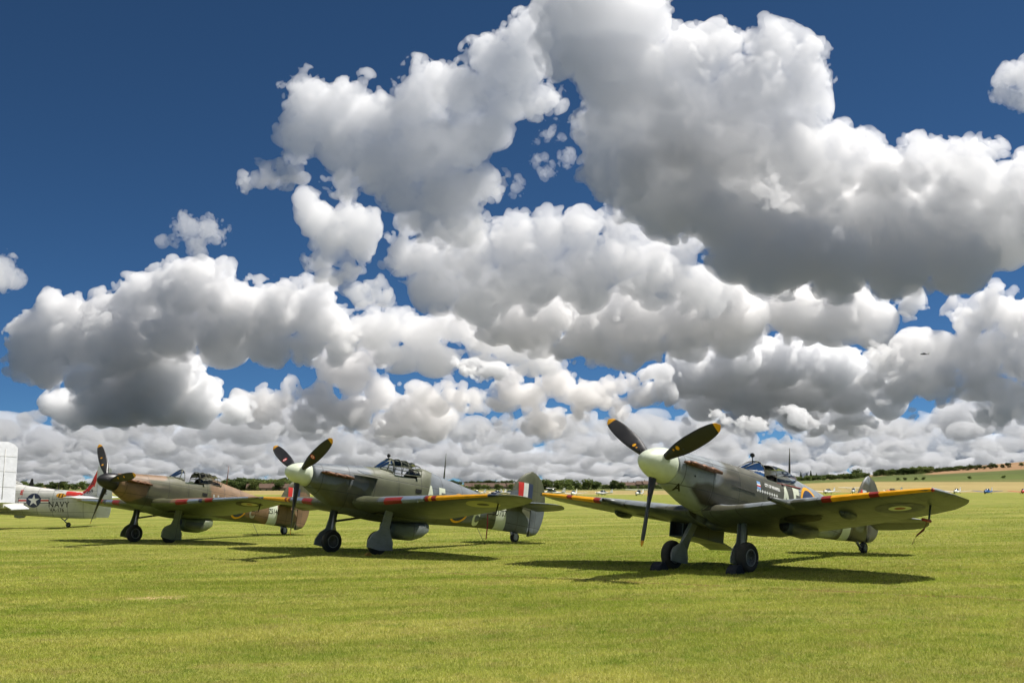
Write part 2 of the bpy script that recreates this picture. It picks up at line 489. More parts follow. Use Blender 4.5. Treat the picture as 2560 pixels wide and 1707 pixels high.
# ------------------------------------------------------------------ grass blades on the near turf
def build_grass():
    rng = np.random.default_rng(11)
    pts = []
    for y0, y1, dens in ((8.2, 11, 2700), (11, 14, 2100), (14, 18, 1500), (18, 23, 1000), (23, 29, 560), (29, 37, 300), (37, 48, 140), (48, 64, 60)):
        area_w = 0.56 * y1 + 1.0
        n = int(dens * (y1 - y0) * 2 * area_w)
        X = rng.uniform(-area_w, area_w, n); Y = rng.uniform(y0, y1, n)
        k = np.abs(X) < 0.53 * Y + 0.8
        pts.append(np.stack([X[k], Y[k]], 1))
    P = np.concatenate(pts)
    wob = .2 * np.sin(P[:, 0] * 1.9) + .12 * np.sin(P[:, 0] * 4.7 + 1)
    track = (np.abs(P[:, 1] - (22.5 - .85 * P[:, 0] + wob)) < .17) & (np.abs(P[:, 0] - 4) < 6)
    scrape = ((P[:, 0] + 6.0) / .55) ** 2 + ((P[:, 1] - 19.4) / .34) ** 2 < .9
    P = P[~((track & (rng.uniform(size=len(P)) < .75)) | (scrape & (rng.uniform(size=len(P)) < .8)))]
    n = len(P)
    Z = gz(P[:, 0], P[:, 1])
    grow = 0.75 + 0.5 * np.sin(P[:, 0] * 0.9 + 1.7 * np.sin(P[:, 1] * 0.6)) * np.sin(P[:, 1] * 1.3 + P[:, 0] * 0.35)
    dist = np.clip(P[:, 1] / 11.0, 1.0, 2.2)
    h = rng.uniform(0.016, 0.038, n) * (0.8 + 0.3 * grow)
    wdt = rng.uniform(0.0028, 0.0055, n) * dist
    az = rng.uniform(0, 2 * np.pi, n); lean = rng.uniform(0.1, 1.0, n) * h
    la = rng.uniform(0, 2 * np.pi, n)
    ax, ay = np.cos(az) * wdt, np.sin(az) * wdt
    A = np.stack([P[:, 0] - ax, P[:, 1] - ay, Z - 0.004], 1)
    B = np.stack([P[:, 0] + ax, P[:, 1] + ay, Z - 0.004], 1)
    C = np.stack([P[:, 0] + np.cos(la) * lean, P[:, 1] + np.sin(la) * lean, Z + h], 1)
    V = np.stack([A, B, C], 1).reshape(-1, 3)
    Fi = np.arange(3 * n).reshape(-1, 3)
    me = fast_mesh('grass', V, Fi, 3, False)
    at = me.attributes.new('tint', 'FLOAT', 'FACE')
    at.data.foreach_set('value', rng.uniform(0, 1, n).astype(np.float32))
    m, nt, p = mat_new('grass blades')
    ge = nd(nt, 'ShaderNodeNewGeometry')
    c = turf_colour(nt, ge.outputs['Position'])
    av = nd(nt, 'ShaderNodeAttribute'); av.attribute_name = 'tint'
    c = mixc(nt, ramp(nt, av.outputs['Fac'], 0.62, 0.95, 0.0, 0.45), c, srgb(186, 182, 108))
    c = mixc(nt, ramp(nt, av.outputs['Fac'], 0.0, 0.3, 0.35, 0.0), c, srgb(104, 128, 34))
    c = mixc(nt, 1.0, c, (1.39, 1.40, 1.34, 1), 'MULTIPLY')
    nt.nodes.remove(p)
    df = nd(nt, 'ShaderNodeBsdfDiffuse'); tl = nd(nt, 'ShaderNodeBsdfTranslucent'); mx = nd(nt, 'ShaderNodeMixShader'); mx.inputs[0].default_value = 0.4
    nt.links.new(c, df.inputs[0]); nt.links.new(c, tl.inputs[0]); nt.links.new(df.outputs[0], mx.inputs[1]); nt.links.new(tl.outputs[0], mx.inputs[2])
    nt.links.new(mx.outputs[0], nt.nodes['Material Output'].inputs[0])
    o = add('grass', me, m)
    tag(o, 'short mown green and straw grass blades covering the near airfield', 'grass', kind='stuff')
build_grass()
# ------------------------------------------------------------------ airframe tools
def place_root(name, X, Y, yaw, xw, zw, xt, zt):
    """Empty on the ground under the main wheels; parts use airframe axes: x aft from the spinner tip, y starboard, z up"""
    n = Vector((-math.sin(yaw), -math.cos(yaw), 0))
    aft = -n
    star = Vector((-math.cos(yaw), math.sin(yaw), 0))
    m = Matrix((( aft.x, star.x, 0, X), (aft.y, star.y, 0, Y), (0, 0, 1, 0), (0, 0, 0, 1)))
    tilt = Matrix.Translation((0, 0, EYE)) @ Matrix.Rotation(-SLOPE, 4, 'Y') @ Matrix.Translation((0, 0, -EYE))
    m = tilt @ m
    m.translation.z = gz1(m.translation.x, m.translation.y)
    root = empty(name, m)
    a = math.atan2(zt - zw, xt - xw)
    FRAME[root.name] = Matrix.Rotation(a, 4, 'Y') @ Matrix.Translation((-xw, 0, -zw))
    return root

def fus_ring(st, x, seg=44, grow=0.0):
    w = interp(x, st, 1) + grow; top = interp(x, st, 2) + grow; bot = interp(x, st, 3) - grow
    e = interp(x, st, 4)
    zm = interp(x, st, 5)
    pts = []
    for k in range(seg):
        t = 2 * math.pi * k / seg
        c, s = math.cos(t), math.sin(t)
        y = w * math.copysign(abs(c) ** (2 / e), c)
        z = math.copysign(abs(s) ** (2 / e), s)
        pts.append((x, y, zm + z * ((top - zm) if s >= 0 else (zm - bot))))
    return pts

def airfoil(n=14):
    """half-thickness table on cosine-spaced chord fractions, unit thickness"""
    xc = [(1 - math.cos(math.pi * i / n)) / 2 for i in range(n + 1)]
    th = [5 * (0.2969 * math.sqrt(x) - 0.126 * x - 0.3516 * x * x + 0.2843 * x ** 3 - 0.1036 * x ** 4) for x in xc]
    th[-1] = 0.0
    return xc, th

AF_X, AF_T = airfoil()

def wing_section(w, s, sgn, c0=0.0, c1=1.0, grow=0.0, droop=0.0, only=None):
    """closed ring of an aerofoil at span station s (sgn -1 port, +1 starboard) between chord fractions c0..c1"""
    le = interp(s, w['plan'], 1); te = interp(s, w['plan'], 2); z = interp(s, w['plan'], 3); t = interp(s, w['plan'], 4)
    c = te - le
    inc = w.get('inc', 0.0)
    xs = sorted(set([c0, c1] + [x for x in AF_X if c0 < x < c1]))
    up, lo = [], []
    for x in xs:
        h = float(np.interp(x, AF_X, AF_T)) * t * c + grow
        if x == 1.0 and grow == 0: h = 0.004
        up.append((le + x * c, z + h * w.get('camber', 1.15) - (x - 0.3) * c * inc))
        lo.append((le + x * c, z - h * (2 - w.get('camber', 1.15)) - (x - 0.3) * c * inc))
    if grow and c0 == 0:
        up[0] = (up[0][0] - grow, up[0][1]); lo[0] = (lo[0][0] - grow, lo[0][1])
    ring = up[::-1] + lo[1:] if c0 == 0 else up[::-1] + lo
    if droop:
        hx, hz = le + c0 * c, z - (c0 - 0.3) * c * inc
        cd, sd = math.cos(droop), math.sin(droop)
        ring = [(hx + (px - hx) * cd + (pz - hz) * sd, hz - (px - hx) * sd + (pz - hz) * cd) for px, pz in ring]
    return [(px, sgn * s, pz) for px, pz in ring], len(up)

def wing_part(name, w, spans, sgn, mats, parent, c0=0.0, c1=1.0, grow=0.0, droop=0.0, label=None):
    rings = []
    for s in spans:
        r, nu = wing_section(w, s, sgn, c0, c1, grow, droop)
        rings.append(r)
    n = len(rings[0])
    V, F = loft(rings, True, True, True)
    fm = []
    for i in range(len(rings) - 1):
        for j in range(n):
            fm.append(0 if j < nu - 1 else 1)
    fm += [0, 0]
    me = new_mesh(name, V, F, True, fm if len(mats) > 1 else None)
    fix_normals(me)
    me.set_sharp_from_angle(angle=R(50))
    o = add(name, me, mats, parent)
    if label: o['label'] = label
    return o

def vfin(name, table, hinge, parent, mat, what, thick=0.09, y0=0.0, t=0.0):
    """fin or rudder: table rows z, LE, TE ; hinge x"""
    zs = np.linspace(table[0][0], table[-1][0], 22)
    rings = []
    for z in zs:
        le = interp(z, table, 1); te = interp(z, table, 2)
        c = max(te - le, 0.02)
        taper = math.sqrt(max(0.02, 1 - ((z - table[0][0]) / (table[-1][0] - table[0][0])) ** 3))
        hf = min(max((hinge - le) / c, 0.0), 1.0)
        a, b = (0.0, hf) if what == 'fin' else (hf, 1.0)
        xs = np.linspace(0, 1, 9)
        up = []
        for q in xs:
            f = a + (b - a) * q
            prof = math.sqrt(max(0.0, min(1.0, f / 0.30) * (2 - min(1.0, f / 0.30)))) * (1 - max(0, f - 0.30) / 0.72)
            up.append((le + f * c, 0.5 * thick * taper * max(prof, 0.06), z))
        ring = up[::-1] + [(x, -y, zz) for x, y, zz in up]
        if t and what == 'rudder':
            ct, st_ = math.cos(t), math.sin(t)
            ring = [(hinge + (x - hinge) * ct - y * st_, (x - hinge) * st_ + y * ct, zz) for x, y, zz in ring]
        rings.append(ring)
    vf = loft(rings, True, True, True)
    o = part(name, vf, mat, parent)
    o.data.set_sharp_from_angle(angle=R(45))
    return o

def bvh_of(o):
    me = o.data
    return BVHTree.FromPolygons([v.co.copy() for v in me.vertices], [tuple(p.vertices) for p in me.polygons])

def decal(name, verts2, faces, origin, ux, uy, direction, bvh, mats, parent, fmat=None, lift=0.005, split=0.07):
    """lay a flat outline on a curved skin: points origin + u*ux + v*uy are cast along direction onto the skin"""
    bm = bmesh.new()
    vs = [bm.verts.new((u, v, 0)) for u, v in verts2]
    for i, f in enumerate(faces):
        try:
            bf = bm.faces.new([vs[k] for k in f]); bf.material_index = fmat[i] if fmat else 0
        except ValueError:
            pass
    bmesh.ops.triangulate(bm, faces=bm.faces)
    for _ in range(5):
        lng = [e for e in bm.edges if e.calc_length() > split]
        if not lng: break
        bmesh.ops.subdivide_edges(bm, edges=lng, cuts=1, use_grid_fill=False)
        bmesh.ops.triangulate(bm, faces=[f for f in bm.faces if len(f.verts) > 3])
    o3, ux, uy, d = Vector(origin), Vector(ux), Vector(uy), Vector(direction).normalized()
    bad = []
    for v in bm.verts:
        p = o3 + ux * v.co.x + uy * v.co.y
        hit, nrm, idx, dist = bvh.ray_cast(p - d * 3.0, d)
        if hit is None:
            bad.append(v); continue
        v.co = hit - d * lift
    if bad: bmesh.ops.delete(bm, geom=bad, context='VERTS')
    me = bpy.data.meshes.new(name)
    bm.to_mesh(me); bm.free()
    if len(me.polygons) == 0: return None
    fix_dir(me, -d)
    return add(name, me, mats, parent)

def fix_dir(me, d):
    bm = bmesh.new(); bm.from_mesh(me); bm.normal_update()
    flip = [f for f in bm.faces if f.normal.dot(d) < 0]
    if flip: bmesh.ops.reverse_faces(bm, faces=flip)
    bm.to_mesh(me); bm.free()

def text_outline(txt, size, squeeze=1.0, bold=0.0, spacing=1.0):
    cu = bpy.data.curves.new('lettering', 'FONT')
    cu.body = txt; cu.size = size; cu.align_x = 'CENTER'; cu.align_y = 'CENTER'; cu.resolution_u = 3
    cu.offset = bold; cu.space_character = spacing
    o = bpy.data.objects.new('lettering', cu); COL.objects.link(o)
    dg = bpy.context.evaluated_depsgraph_get()
    me = bpy.data.meshes.new_from_object(o.evaluated_get(dg))
    V = [(v.co.x * squeeze, v.co.y) for v in me.vertices]; F = [tuple(p.vertices) for p in me.polygons]
    bpy.data.objects.remove(o); bpy.data.curves.remove(cu); bpy.data.meshes.remove(me)
    return V, F

def disc_outline(radii, seg=40):
    """concentric bands; returns verts, faces, band index per face (0 = innermost)"""
    V = [(0, 0)]; F = []; B = []
    for i, r in enumerate(radii):
        V += [(r * math.cos(2 * math.pi * k / seg), r * math.sin(2 * math.pi * k / seg)) for k in range(seg)]
        for k in range(seg):
            k2 = (k + 1) % seg
            if i == 0: F.append((0, 1 + k, 1 + k2))
            else:
                a = 1 + (i - 1) * seg; b = 1 + i * seg
                F.append((a + k, b + k, b + k2, a + k2))
            B.append(i)
    return V, F, B

def rect(u0, u1, v0, v1): return [(u0, v0), (u1, v0), (u1, v1), (u0, v1)], [(0, 1, 2, 3)]

def side_text(txt, x, z, size, mat, root, bvh, squeeze=1.0, bold=0.0, name='code_letters', slant=0.0, spacing=1.0):
    V, F = text_outline(txt, size, squeeze, bold, spacing)
    return decal(name, V, F, (x, 0, z), (math.cos(slant), 0, math.sin(slant)), (-math.sin(slant), 0, math.cos(slant)), (0, 1, 0), bvh, mat, root)

def side_disc(x, z, radii, mats, root, bvh, name='roundel'):
    V, F, B = disc_outline(radii)
    return decal(name, V, F, (x, 0, z), (1, 0, 0), (0, 0, 1), (0, 1, 0), bvh, mats, root, B)

def propeller(root, R0, phi, hub_x, mats, root_r, cmax, spots, beta0=R(62), beta1=R(31), sub='blade', tipmat=None, flat=1.0):
    blades = []
    for j in range(3):
        a = phi + j * 2 * math.pi / 3
        rad = Vector((0, -math.sin(a), math.cos(a)))         # y is starboard here
        tan = rad.cross(Vector((1, 0, 0)))
        rings, tip = [], []
        rs = np.linspace(0.12, 1.0, 26)
        for f in rs:
            r = root_r + (R0 - root_r) * (f - 0.12) / 0.88
            beta = beta0 + (beta1 - beta0) * f ** 0.8
            tp = f
            c = cmax * interp(tp, [(0.12, 0.34), (0.25, 0.62), (0.4, 0.92), (0.55, 1.0), (0.72, 0.96), (0.86, 0.80), (0.95, 0.56), (0.985, 0.36), (1.0, 0.12)], 1)
            th = interp(tp, [(0.12, 0.085), (0.25, 0.07), (0.5, 0.035), (1.0, 0.008)], 1)
            chord = tan * math.cos(beta) + Vector((-1, 0, 0)) * math.sin(beta)
            nrm = chord.cross(rad).normalized()
            o = Vector((hub_x, 0, 0)) + rad * r
            ring = []
            for k in range(14):
                t = 2 * math.pi * k / 14
                ring.append(o + chord * (0.5 * c * math.cos(t) - 0.02 * c) + nrm * (th * math.sin(t)))
            rings.append(ring)
        k = 22 if len(rings) > 23 else -3
        cut = int(len(rings) * 0.905)
        b = part('blade', loft(rings[:cut + 1], True, True, False), mats[0], root)
        part('blade_tip', loft(rings[cut:], True, False, True), mats[1], b)
        blades.append((b, rad, tan, a))
        bv = bvh_of(b)
        for (rr, off, size, bands, bm) in spots:
            V, F, B = disc_outline([size * q for q in bands], 18)
            p = Vector((hub_x, 0, 0)) + rad * rr + tan * off
            decal('blade_mark', V, F, p, tan, rad, (1, 0, 0), bv, bm, b, B, lift=0.006)
    return blades

def wheel(root, c, r, w, name='wheel', rimmat=None, axis=(0, 1, 0), holes=5, outer=-1):
    """wheel Empty-less: tyre mesh part with rim, hub and spokes as sub-parts; axis across the airframe"""
    prof = []
    for k in range(17):
        t = -math.pi / 2 + math.pi * k / 16
        prof.append((0.5 * w * math.sin(t), r * 0.70 + r * 0.30 * math.cos(t) ** 0.75 if abs(math.cos(t)) > 1e-6 else r * 0.70))
    prof = [(-0.5 * w * 0.86, r * 0.55)] + prof + [(0.5 * w * 0.86, r * 0.55)]
    ty = part(name, lathe(prof, c, axis, 36), M['rubber'], root)
    rim = part('rim', lathe([(-0.43 * w, r * 0.56), (-0.46 * w, r * 0.52), (-0.30 * w, r * 0.40), (-0.26 * w, 0.0), (0.26 * w, 0.0), (0.30 * w, r * 0.40), (0.46 * w, r * 0.52), (0.43 * w, r * 0.56)], c, axis, 30), rimmat or M['alloy'], ty)
    C = Vector(c); A = Vector(axis).normalized(); u, v = frame_of(A)
    for s in (-1, 1):
        part('hub', lathe([(0, 0.0), (0.001, r * 0.16), (0.06 * w + 0.02, r * 0.13), (0.08 * w + 0.02, 0.0)], C + A * s * 0.26 * w, A * s, 14), M['steel'], ty)
    for k in range(holes):
        t = 2 * math.pi * (k + .3) / holes
        o = C + A * outer * 0.275 * w + (u * math.cos(t) + v * math.sin(t)) * r * 0.29
        if r > .2: part('rim_hole', lathe([(0, 0.0), (0.0, r * 0.085), (0.012, r * 0.08), (0.012, 0.0)], o, A * outer, 10), M['dark'], ty)
    return ty
# ------------------------------------------------------------------ single-engined fighters
def arch(x, w, base, top, n=13, p=0.75):
    pts = []
    for k in range(n):
        t = math.pi * k / (n - 1)
        pts.append((x, -w * math.copysign(abs(math.cos(t)) ** 0.8, math.cos(t)), base + (top - base) * max(math.sin(t), 0) ** p))
    return pts

def strip(rings):
    n = len(rings[0])
    V = [p for r in rings for p in r]
    F = [(i * n + j, i * n + j + 1, (i + 1) * n + j + 1, (i + 1) * n + j) for i in range(len(rings) - 1) for j in range(n - 1)]
    return V, F

def bars(name, lines, r, mat, parent):
    return part(name, join(*[tube(l, r, 6) for l in lines]), mat, parent)

def fuselage(root, st, x0, x1, n, mat, hole=None, name='fuselage'):
    xs = np.linspace(x0, x1, n)
    rings = [fus_ring(st, x) for x in xs]
    V, F = loft(rings, True, True, True)
    if hole:
        hx0, hx1, hz, hy = hole
        keep = []
        for f in F:
            c = [sum(V[i][k] for i in f) / len(f) for k in range(3)]
            if len(f) == 4 and hx0 < c[0] < hx1 and c[2] > hz and abs(c[1]) < hy: continue
            keep.append(f)
        F = keep
    return part(name, (V, F), mat, root)

def band(root, st, xa, xb, mat, name, slant=0.0, grow=0.004, n=4, zr=None):
    rings = []
    for x in np.linspace(xa, xb, n):
        r = fus_ring(st, x, 44, grow)
        if slant:
            r = [fus_ring(st, x + slant * p[2], 44, grow)[i] for i, p in enumerate(r)]
        rings.append(r)
    return part(name, loft(rings, True), mat, root)

def le_stripe(root, w, sgn, s0, s1, mat, name, n=5, c1=0.04):
    spans = list(np.linspace(s0, s1, n))
    return wing_part(name, w, spans, sgn, [mat], root, 0.0, c1, grow=0.006)

def cockpit(root, x0, x1, zf, w, ztop, headx, headz):
    inner = []
    for x in np.linspace(x0, x1, 6):
        inner.append([(x, w * math.cos(t), zf + (ztop - zf) * (1 - math.sin(t))) for t in np.linspace(0, math.pi, 11)])
    c = part('cockpit', join(strip(inner), ([p for p in inner[0]], [tuple(range(11))]), ([p for p in inner[-1]], [tuple(range(11))])), M['interior'], root)
    part('seat', box(x1 - 0.36, x1 - 0.06, -0.17, 0.17, zf + 0.05, ztop - 0.06), M['interior'], c, False, bevel=0.03)
    part('headrest', box(headx - 0.05, headx + 0.05, -0.11, 0.11, headz - 0.15, headz), M['leather'], c, False, bevel=0.03)
    part('instrument_panel', box(x0 + 0.03, x0 + 0.06, -w * 0.85, w * 0.85, zf + 0.2, ztop + 0.03), M['dark'], c, False)
    part('gunsight', tube([(x0 + 0.1, 0, ztop), (x0 + 0.1, 0, ztop + 0.1)], 0.03, 8), M['dark'], c)
    return c

# ---- the fighter with clipped elliptical wings
def skin_text(txt, origin, d, size, mat, root, bv, name, squeeze=.8, bold=.008):
    d = Vector(d).normalized(); up = Vector((0, 0, 1)); uy = (up - d * up.dot(d)).normalized(); ux = d.cross(uy)
    V, F = text_outline(txt, size, squeeze, bold)
    return decal(name, V, F, origin, ux, uy, d, bv, mat, root)

def build_clipped_fighter():
    g = dict(xw=2.351, zw=-1.795, xt=8.387, zt=-0.593)
    root = place_root('fighter_plane', 3.852, 22.762, 0.803, g['xw'], g['zw'], g['xt'], g['zt'])
    tag(root, 'grey and brown-green fighter with clipped wing tips, pale spinner and letters AE', 'fighter plane', 'propeller fighters parked on the grass')
    GRN, GRY, UND = srgb(84, 83, 69), srgb(134, 140, 144), srgb(156, 164, 160)
    DK = srgb(70, 67, 56)
    zones = [('e', GRY, (1.25, 0.28, 0.95, 0.42)), ('e', GRY, (1.55, -0.02, 0.50, 0.26)), ('e', GRY, (0.75, -0.1, 0.55, 0.5)),
             ('e', DK, (1.75, -0.42, 0.55, 0.22)), ('e', DK, (2.6, -0.55, 0.9, 0.2)),
             ('e', GRY, (5.55, 0.35, 0.75, 0.55)), ('e', GRY, (6.5, -0.3, 0.5, 0.25)), ('e', GRY, (7.9, 0.1, 0.35, 0.25)),
             ('half!', UND, (-0.52, -1.0, 0.13 - 0.0)), ('half!', UND, (0.0, -1.0, -0.60))]
    # underside line: chin slopes down from the spinner to the wing root
    zones[-2] = ('half!', UND, (-0.55, -1.0, 0.30))
    zones += [('e', srgb(40, 36, 32), (2.45, .0, .75, .13), .55, .22), ('e', srgb(150, 140, 122), (2.1, .06, .35, .05), .35, .08), ('e', srgb(36, 34, 28), (3.4, -.62, 1.1, .10), .5, .2)]
    skin = paint('clipped fighter skin', GRN, zones, 0.40, edge=0.07, wav=0.06)
    upper = paint('clipped fighter upper wing', GRN, [('e', GRY, (2.6, -3.6, 0.9, 0.9)), ('e', GRY, (3.0, -1.3, 1.2, 0.55)), ('e', GRY, (2.4, -2.4, 0.5, 3.0)), ('e', GRY, (2.3, 1.6, 0.5, 1.3)), ('e', GRY, (3.0, 3.8, 0.7, 0.8))], 0.36, plane='xy')
    under = paint('clipped fighter underside', srgb(84, 90, 86), [], 0.42, plane='xy', grime=0.3)
    tailskin = paint('clipped fighter tail', GRN, [('e', GRY, (7.9, 0.2, 0.3, 0.25)), ('e', GRY, (8.3, 1.2, 0.2, 0.1))], 0.5)
    # rows: x, half width, top, bottom, squareness, widest height
    st = [(0.72, .345, .335, -.36, 2.0, 0.0), (1.1, .375, .365, -.50, 2.1, -.02), (1.5, .40, .39, -.64, 2.2, -.05), (2.0, .43, .405, -.735, 2.3, -.08),
          (2.6, .455, .42, -.77, 2.4, -.10), (3.2, .465, .43, -.76, 2.4, -.10), (3.8, .465, .445, -.74, 2.3, -.10), (4.4, .455, .50, -.71, 2.2, -.08), (5.0, .425, .575, -.665, 2.1, -.05),
          (5.5, .38, .535, -.615, 2.1, -.03), (6.2, .32, .465, -.55, 2.0, -.02), (7.0, .245, .375, -.475, 2.0, 0), (7.8, .165, .315, -.40, 2.0, .02), (8.3, .095, .30, -.35, 2.0, .05), (8.46, .06, .30, -.33, 2.0, .05)]
    fus = fuselage(root, st, 0.74, 8.44, 110, skin, hole=(3.70, 4.30, 0.27, 0.40))
    bv = bvh_of(fus)
    part('spinner', lathe([(0, 0), (.004, .035), (.03, .085), (.08, .14), (.17, .20), (.30, .26), (.45, .305), (.58, .332), (.70, .345), (.735, .34), (.735, 0.0)], (0, 0, 0), (1, 0, 0), 40), M['sky'], root)
    propeller(root, 1.60, R(-54.6), 0.44, (M['black'], M['yellow']), 0.20, 0.335, [(0.62, 0.0, 0.035, [1.0], [M['yellow']]), (0.53, 0.0, 0.016, [1.0], [M['yellow']]), (0.70, -0.05, 0.014, [1.0], [M['blue']])])
    # wings
    rows = []
    for s in (0.15, 0.45, 0.75, 1.1, 1.5, 2.0, 2.5, 3.0, 3.5, 4.0, 4.4, 4.70):
        c = 2.54 * math.sqrt(1 - (s / 5.65) ** 2)
        fil = max(0, 0.85 - s) / 0.85
        rows.append((s, 2.55 - .27 * c - 0.10 * fil ** 2, 2.55 + .73 * c + 0.3 * fil ** 2, -.715 + 0.105 * max(0, s - .4), .135 - .011 * s + 0.05 * fil ** 2))
    c = 2.54 * math.sqrt(1 - (4.70 / 5.65) ** 2)
    zt = -.715 + .105 * 4.3
    rows[-1] = (4.70, rows[-1][1], 3.46, rows[-1][3], rows[-1][4])
    l0 = rows[-1][1]
    rows += [(4.76, l0 + .20, 3.41, zt + .006, .072), (4.82, l0 + .52, 3.33, zt + .012, .055), (4.87, l0 + .98, 3.24, zt + .016, .03)]
    w = dict(plan=rows, inc=0.035, camber=1.2)
    spans = [0.15, .3, .45, .6, .75, .95, 1.2, 1.5, 2, 2.5, 3, 3.5, 4, 4.4, 4.6, 4.70, 4.73, 4.76, 4.79, 4.82, 4.845, 4.87]
    for sgn in (-1, 1):
        wp = wing_part('wing', w, spans, sgn, [upper, under], root)
        for (a, b, mt, nm) in ((2.70, 2.89, M['red'], 'gun_patch'), (2.89, 3.60, M['yellow'], 'leading_edge_stripe'), (3.60, 3.78, M['red'], 'gun_patch'), (3.78, 4.68, M['yellow'], 'leading_edge_stripe')):
            le_stripe(wp, w, sgn, a, b, mt, nm, c1=0.034)
        part('navigation_light', lathe([(0, 0.0), (.001, .035), (.04, .03), (.07, .0)], (interp(4.70, rows, 1) + .05, sgn * 4.69, zt + .01), (-1, sgn * .6, 0), 12), M['red'] if sgn < 0 else M['glass'], wp)
        wb = bvh_of(wp)
        V, F, B = disc_outline([.10, .20, .44])
        decal('roundel', V, F, (2.95, sgn * 3.72, -1), (1, 0, 0), (0, 1, 0), (0, 0, 1), wb, [M['red'], M['paleletter'], M['blue']], wp, B)
        # wheel well, hatch and fairing bump under the wing
        V, F, B = disc_outline([.36], 32)
        decal('wheel_well', [(a * 0.95, b) for a, b in V], F, (2.75, sgn * 1.85, -1.2), (1, 0, 0), (0, 1, 0), (0, 0, 1), wb, M['dark'], wp)
        V, F = rect(-.07, .07, -.65, 0)
        decal('leg_slot', V, F, (2.68, sgn * (1.0 if sgn > 0 else 1.65) , -1.2), (1, 0, 0), (0, sgn * 1.0 if sgn > 0 else 1.0, 0), (0, 0, 1), wb, M['dark'], wp)
        part('blister', lathe([(0, 0), (.04, .05), (.14, .09), (.3, .10), (.5, .07), (.62, 0)], (2.55, sgn * 2.75, interp(2.75, rows, 3) - .115), (1, 0, 0), 16), under, wp)
        # cannon fairing with stub
        s = 2.02; z = interp(s, rows, 3) + .015; le = interp(s, rows, 1)
        cn = part('cannon_fairing', tube([(le - .55, sgn * s, z - .01), (le - .2, sgn * s, z - .005), (le + .25, sgn * s, z)], [.042, .058, .085], 14), under, wp)
        part('muzzle', tube([(le - .60, sgn * s, z - .012), (le - .55, sgn * s, z - .01)], [.036, .036], 12), M['dark'], cn)
    # pitot under the port tip with its covered flag
    pt = part('pitot_tube', tube([(3.05, -4.25, interp(4.25, rows, 3) - .05), (3.0, -4.25, interp(4.25, rows, 3) - .34), (2.80, -4.25, interp(4.25, rows, 3) - .355)], [.022, .018, .016], 8), under, root)
    z0 = interp(4.25, rows, 3) - .35
    part('pitot_cover', tube([(3.03, -4.26, z0), (2.76, -4.25, z0 - .01)], [.03, .026], 8), M['red'], pt)
    part('warning_ribbon', strip([[(2.98, -4.22, z0), (2.98, -4.22, z0 - .05)], [(3.10, -4.12, z0 - .10), (3.08, -4.13, z0 - .16)], [(3.16, -3.95, z0 - .22), (3.12, -3.95, z0 - .28)], [(3.24, -3.84, z0 - .38), (3.18, -3.84, z0 - .42)]]), M['red'], pt)
    # tail
    fin_t = [(.22, 7.45, 9.10), (.35, 7.66, 9.12), (.6, 7.90, 9.11), (.85, 8.06, 9.05), (1.05, 8.20, 8.93), (1.18, 8.32, 8.80), (1.25, 8.42, 8.70), (1.285, 8.50, 8.62)]
    fn = vfin('fin', fin_t, 8.45, root, tailskin, 'fin', .16)
    rud_t = [(-.32, 8.40, 8.60), (-.26, 8.40, 8.78), (-.1, 8.40, 8.98), (.1, 8.40, 9.07), (.35, 8.40, 9.12), (.6, 8.40, 9.11), (.85, 8.40, 9.05), (1.05, 8.40, 8.93), (1.18, 8.40, 8.80), (1.24, 8.40, 8.70), (1.27, 8.40, 8.55)]
    rd = vfin('rudder', rud_t, 8.46, root, tailskin, 'rudder', .12)
    fb = bvh_of(fn)
    for k, mt in enumerate((M['brightred'], M['white'], M['blue'])):
        V, F = rect(0, .148, -.26, .26)
        decal('fin_flash', V, F, (8.00 + .15 * k, 0, .62), (1, 0, 0), (0, 0, 1), (0, 1, 0), fb, mt, fn)
    tw = dict(plan=[(0.05, 7.62, 8.75, .17, .10), (.5, 7.70, 8.78, .17, .10), (1.1, 7.84, 8.74, .17, .09), (1.4, 7.95, 8.64, .17, .08), (1.55, 8.06, 8.52, .17, .07), (1.61, 8.22, 8.40, .17, .04)], inc=0.0, camber=1.0)
    for sgn in (-1, 1):
        tp = wing_part('tailplane', tw, [.05, .3, .6, .9, 1.1, 1.3, 1.45, 1.55, 1.61], sgn, [tailskin, under], root, 0, .58)
        wing_part('elevator', tw, [.12, .3, .6, .9, 1.1, 1.3, 1.45, 1.55, 1.61], sgn, [tailskin, under], tp, .59, 1.0, droop=R(20))
    # undercarriage
    gear = paint('gear grey', srgb(128, 134, 130), [], .5, seams=False)
    for sgn in (-1, 1):
        top = Vector((2.62, sgn * .60, -.66)); axle = Vector((g['xw'] + .0, sgn * .80, g['zw'] + .292))
        leg = part('undercarriage_leg', tube([top, top.lerp(axle, .55), axle], [.062, .058, .05], 14), gear, root)
        part('oleo', tube([top.lerp(axle, .55), axle + Vector((0, 0, .03))], .040, 12), M['oleo'], leg)
        part('torque_link', tube([top.lerp(axle, .35) + Vector((.09, 0, 0)), top.lerp(axle, .72) + Vector((.09, 0, 0))], .016, 8), M['steel'], leg)
        part('axle', tube([axle, axle + Vector((0, sgn * .20, 0))], .035, 10), M['steel'], leg)
        part('brake_hose', tube([top + Vector((.07, 0, 0)), top.lerp(axle, .5) + Vector((.1, sgn * .02, 0)), axle + Vector((.05, 0, .02))], .010, 6), M['dark'], leg)
        wheel(root, tuple(axle + Vector((0, sgn * .115, 0))), .298, .20)
        # inboard fairing door: strip along the leg, then a rounded plate over the wheel
        n = Vector((0, -sgn, 0))
        pts = []
        d = (axle - top); 
        for t, hw in ((0.04, .085), (.25, .095), (.5, .10), (.68, .12)):
            pts.append((top + d * t, hw))
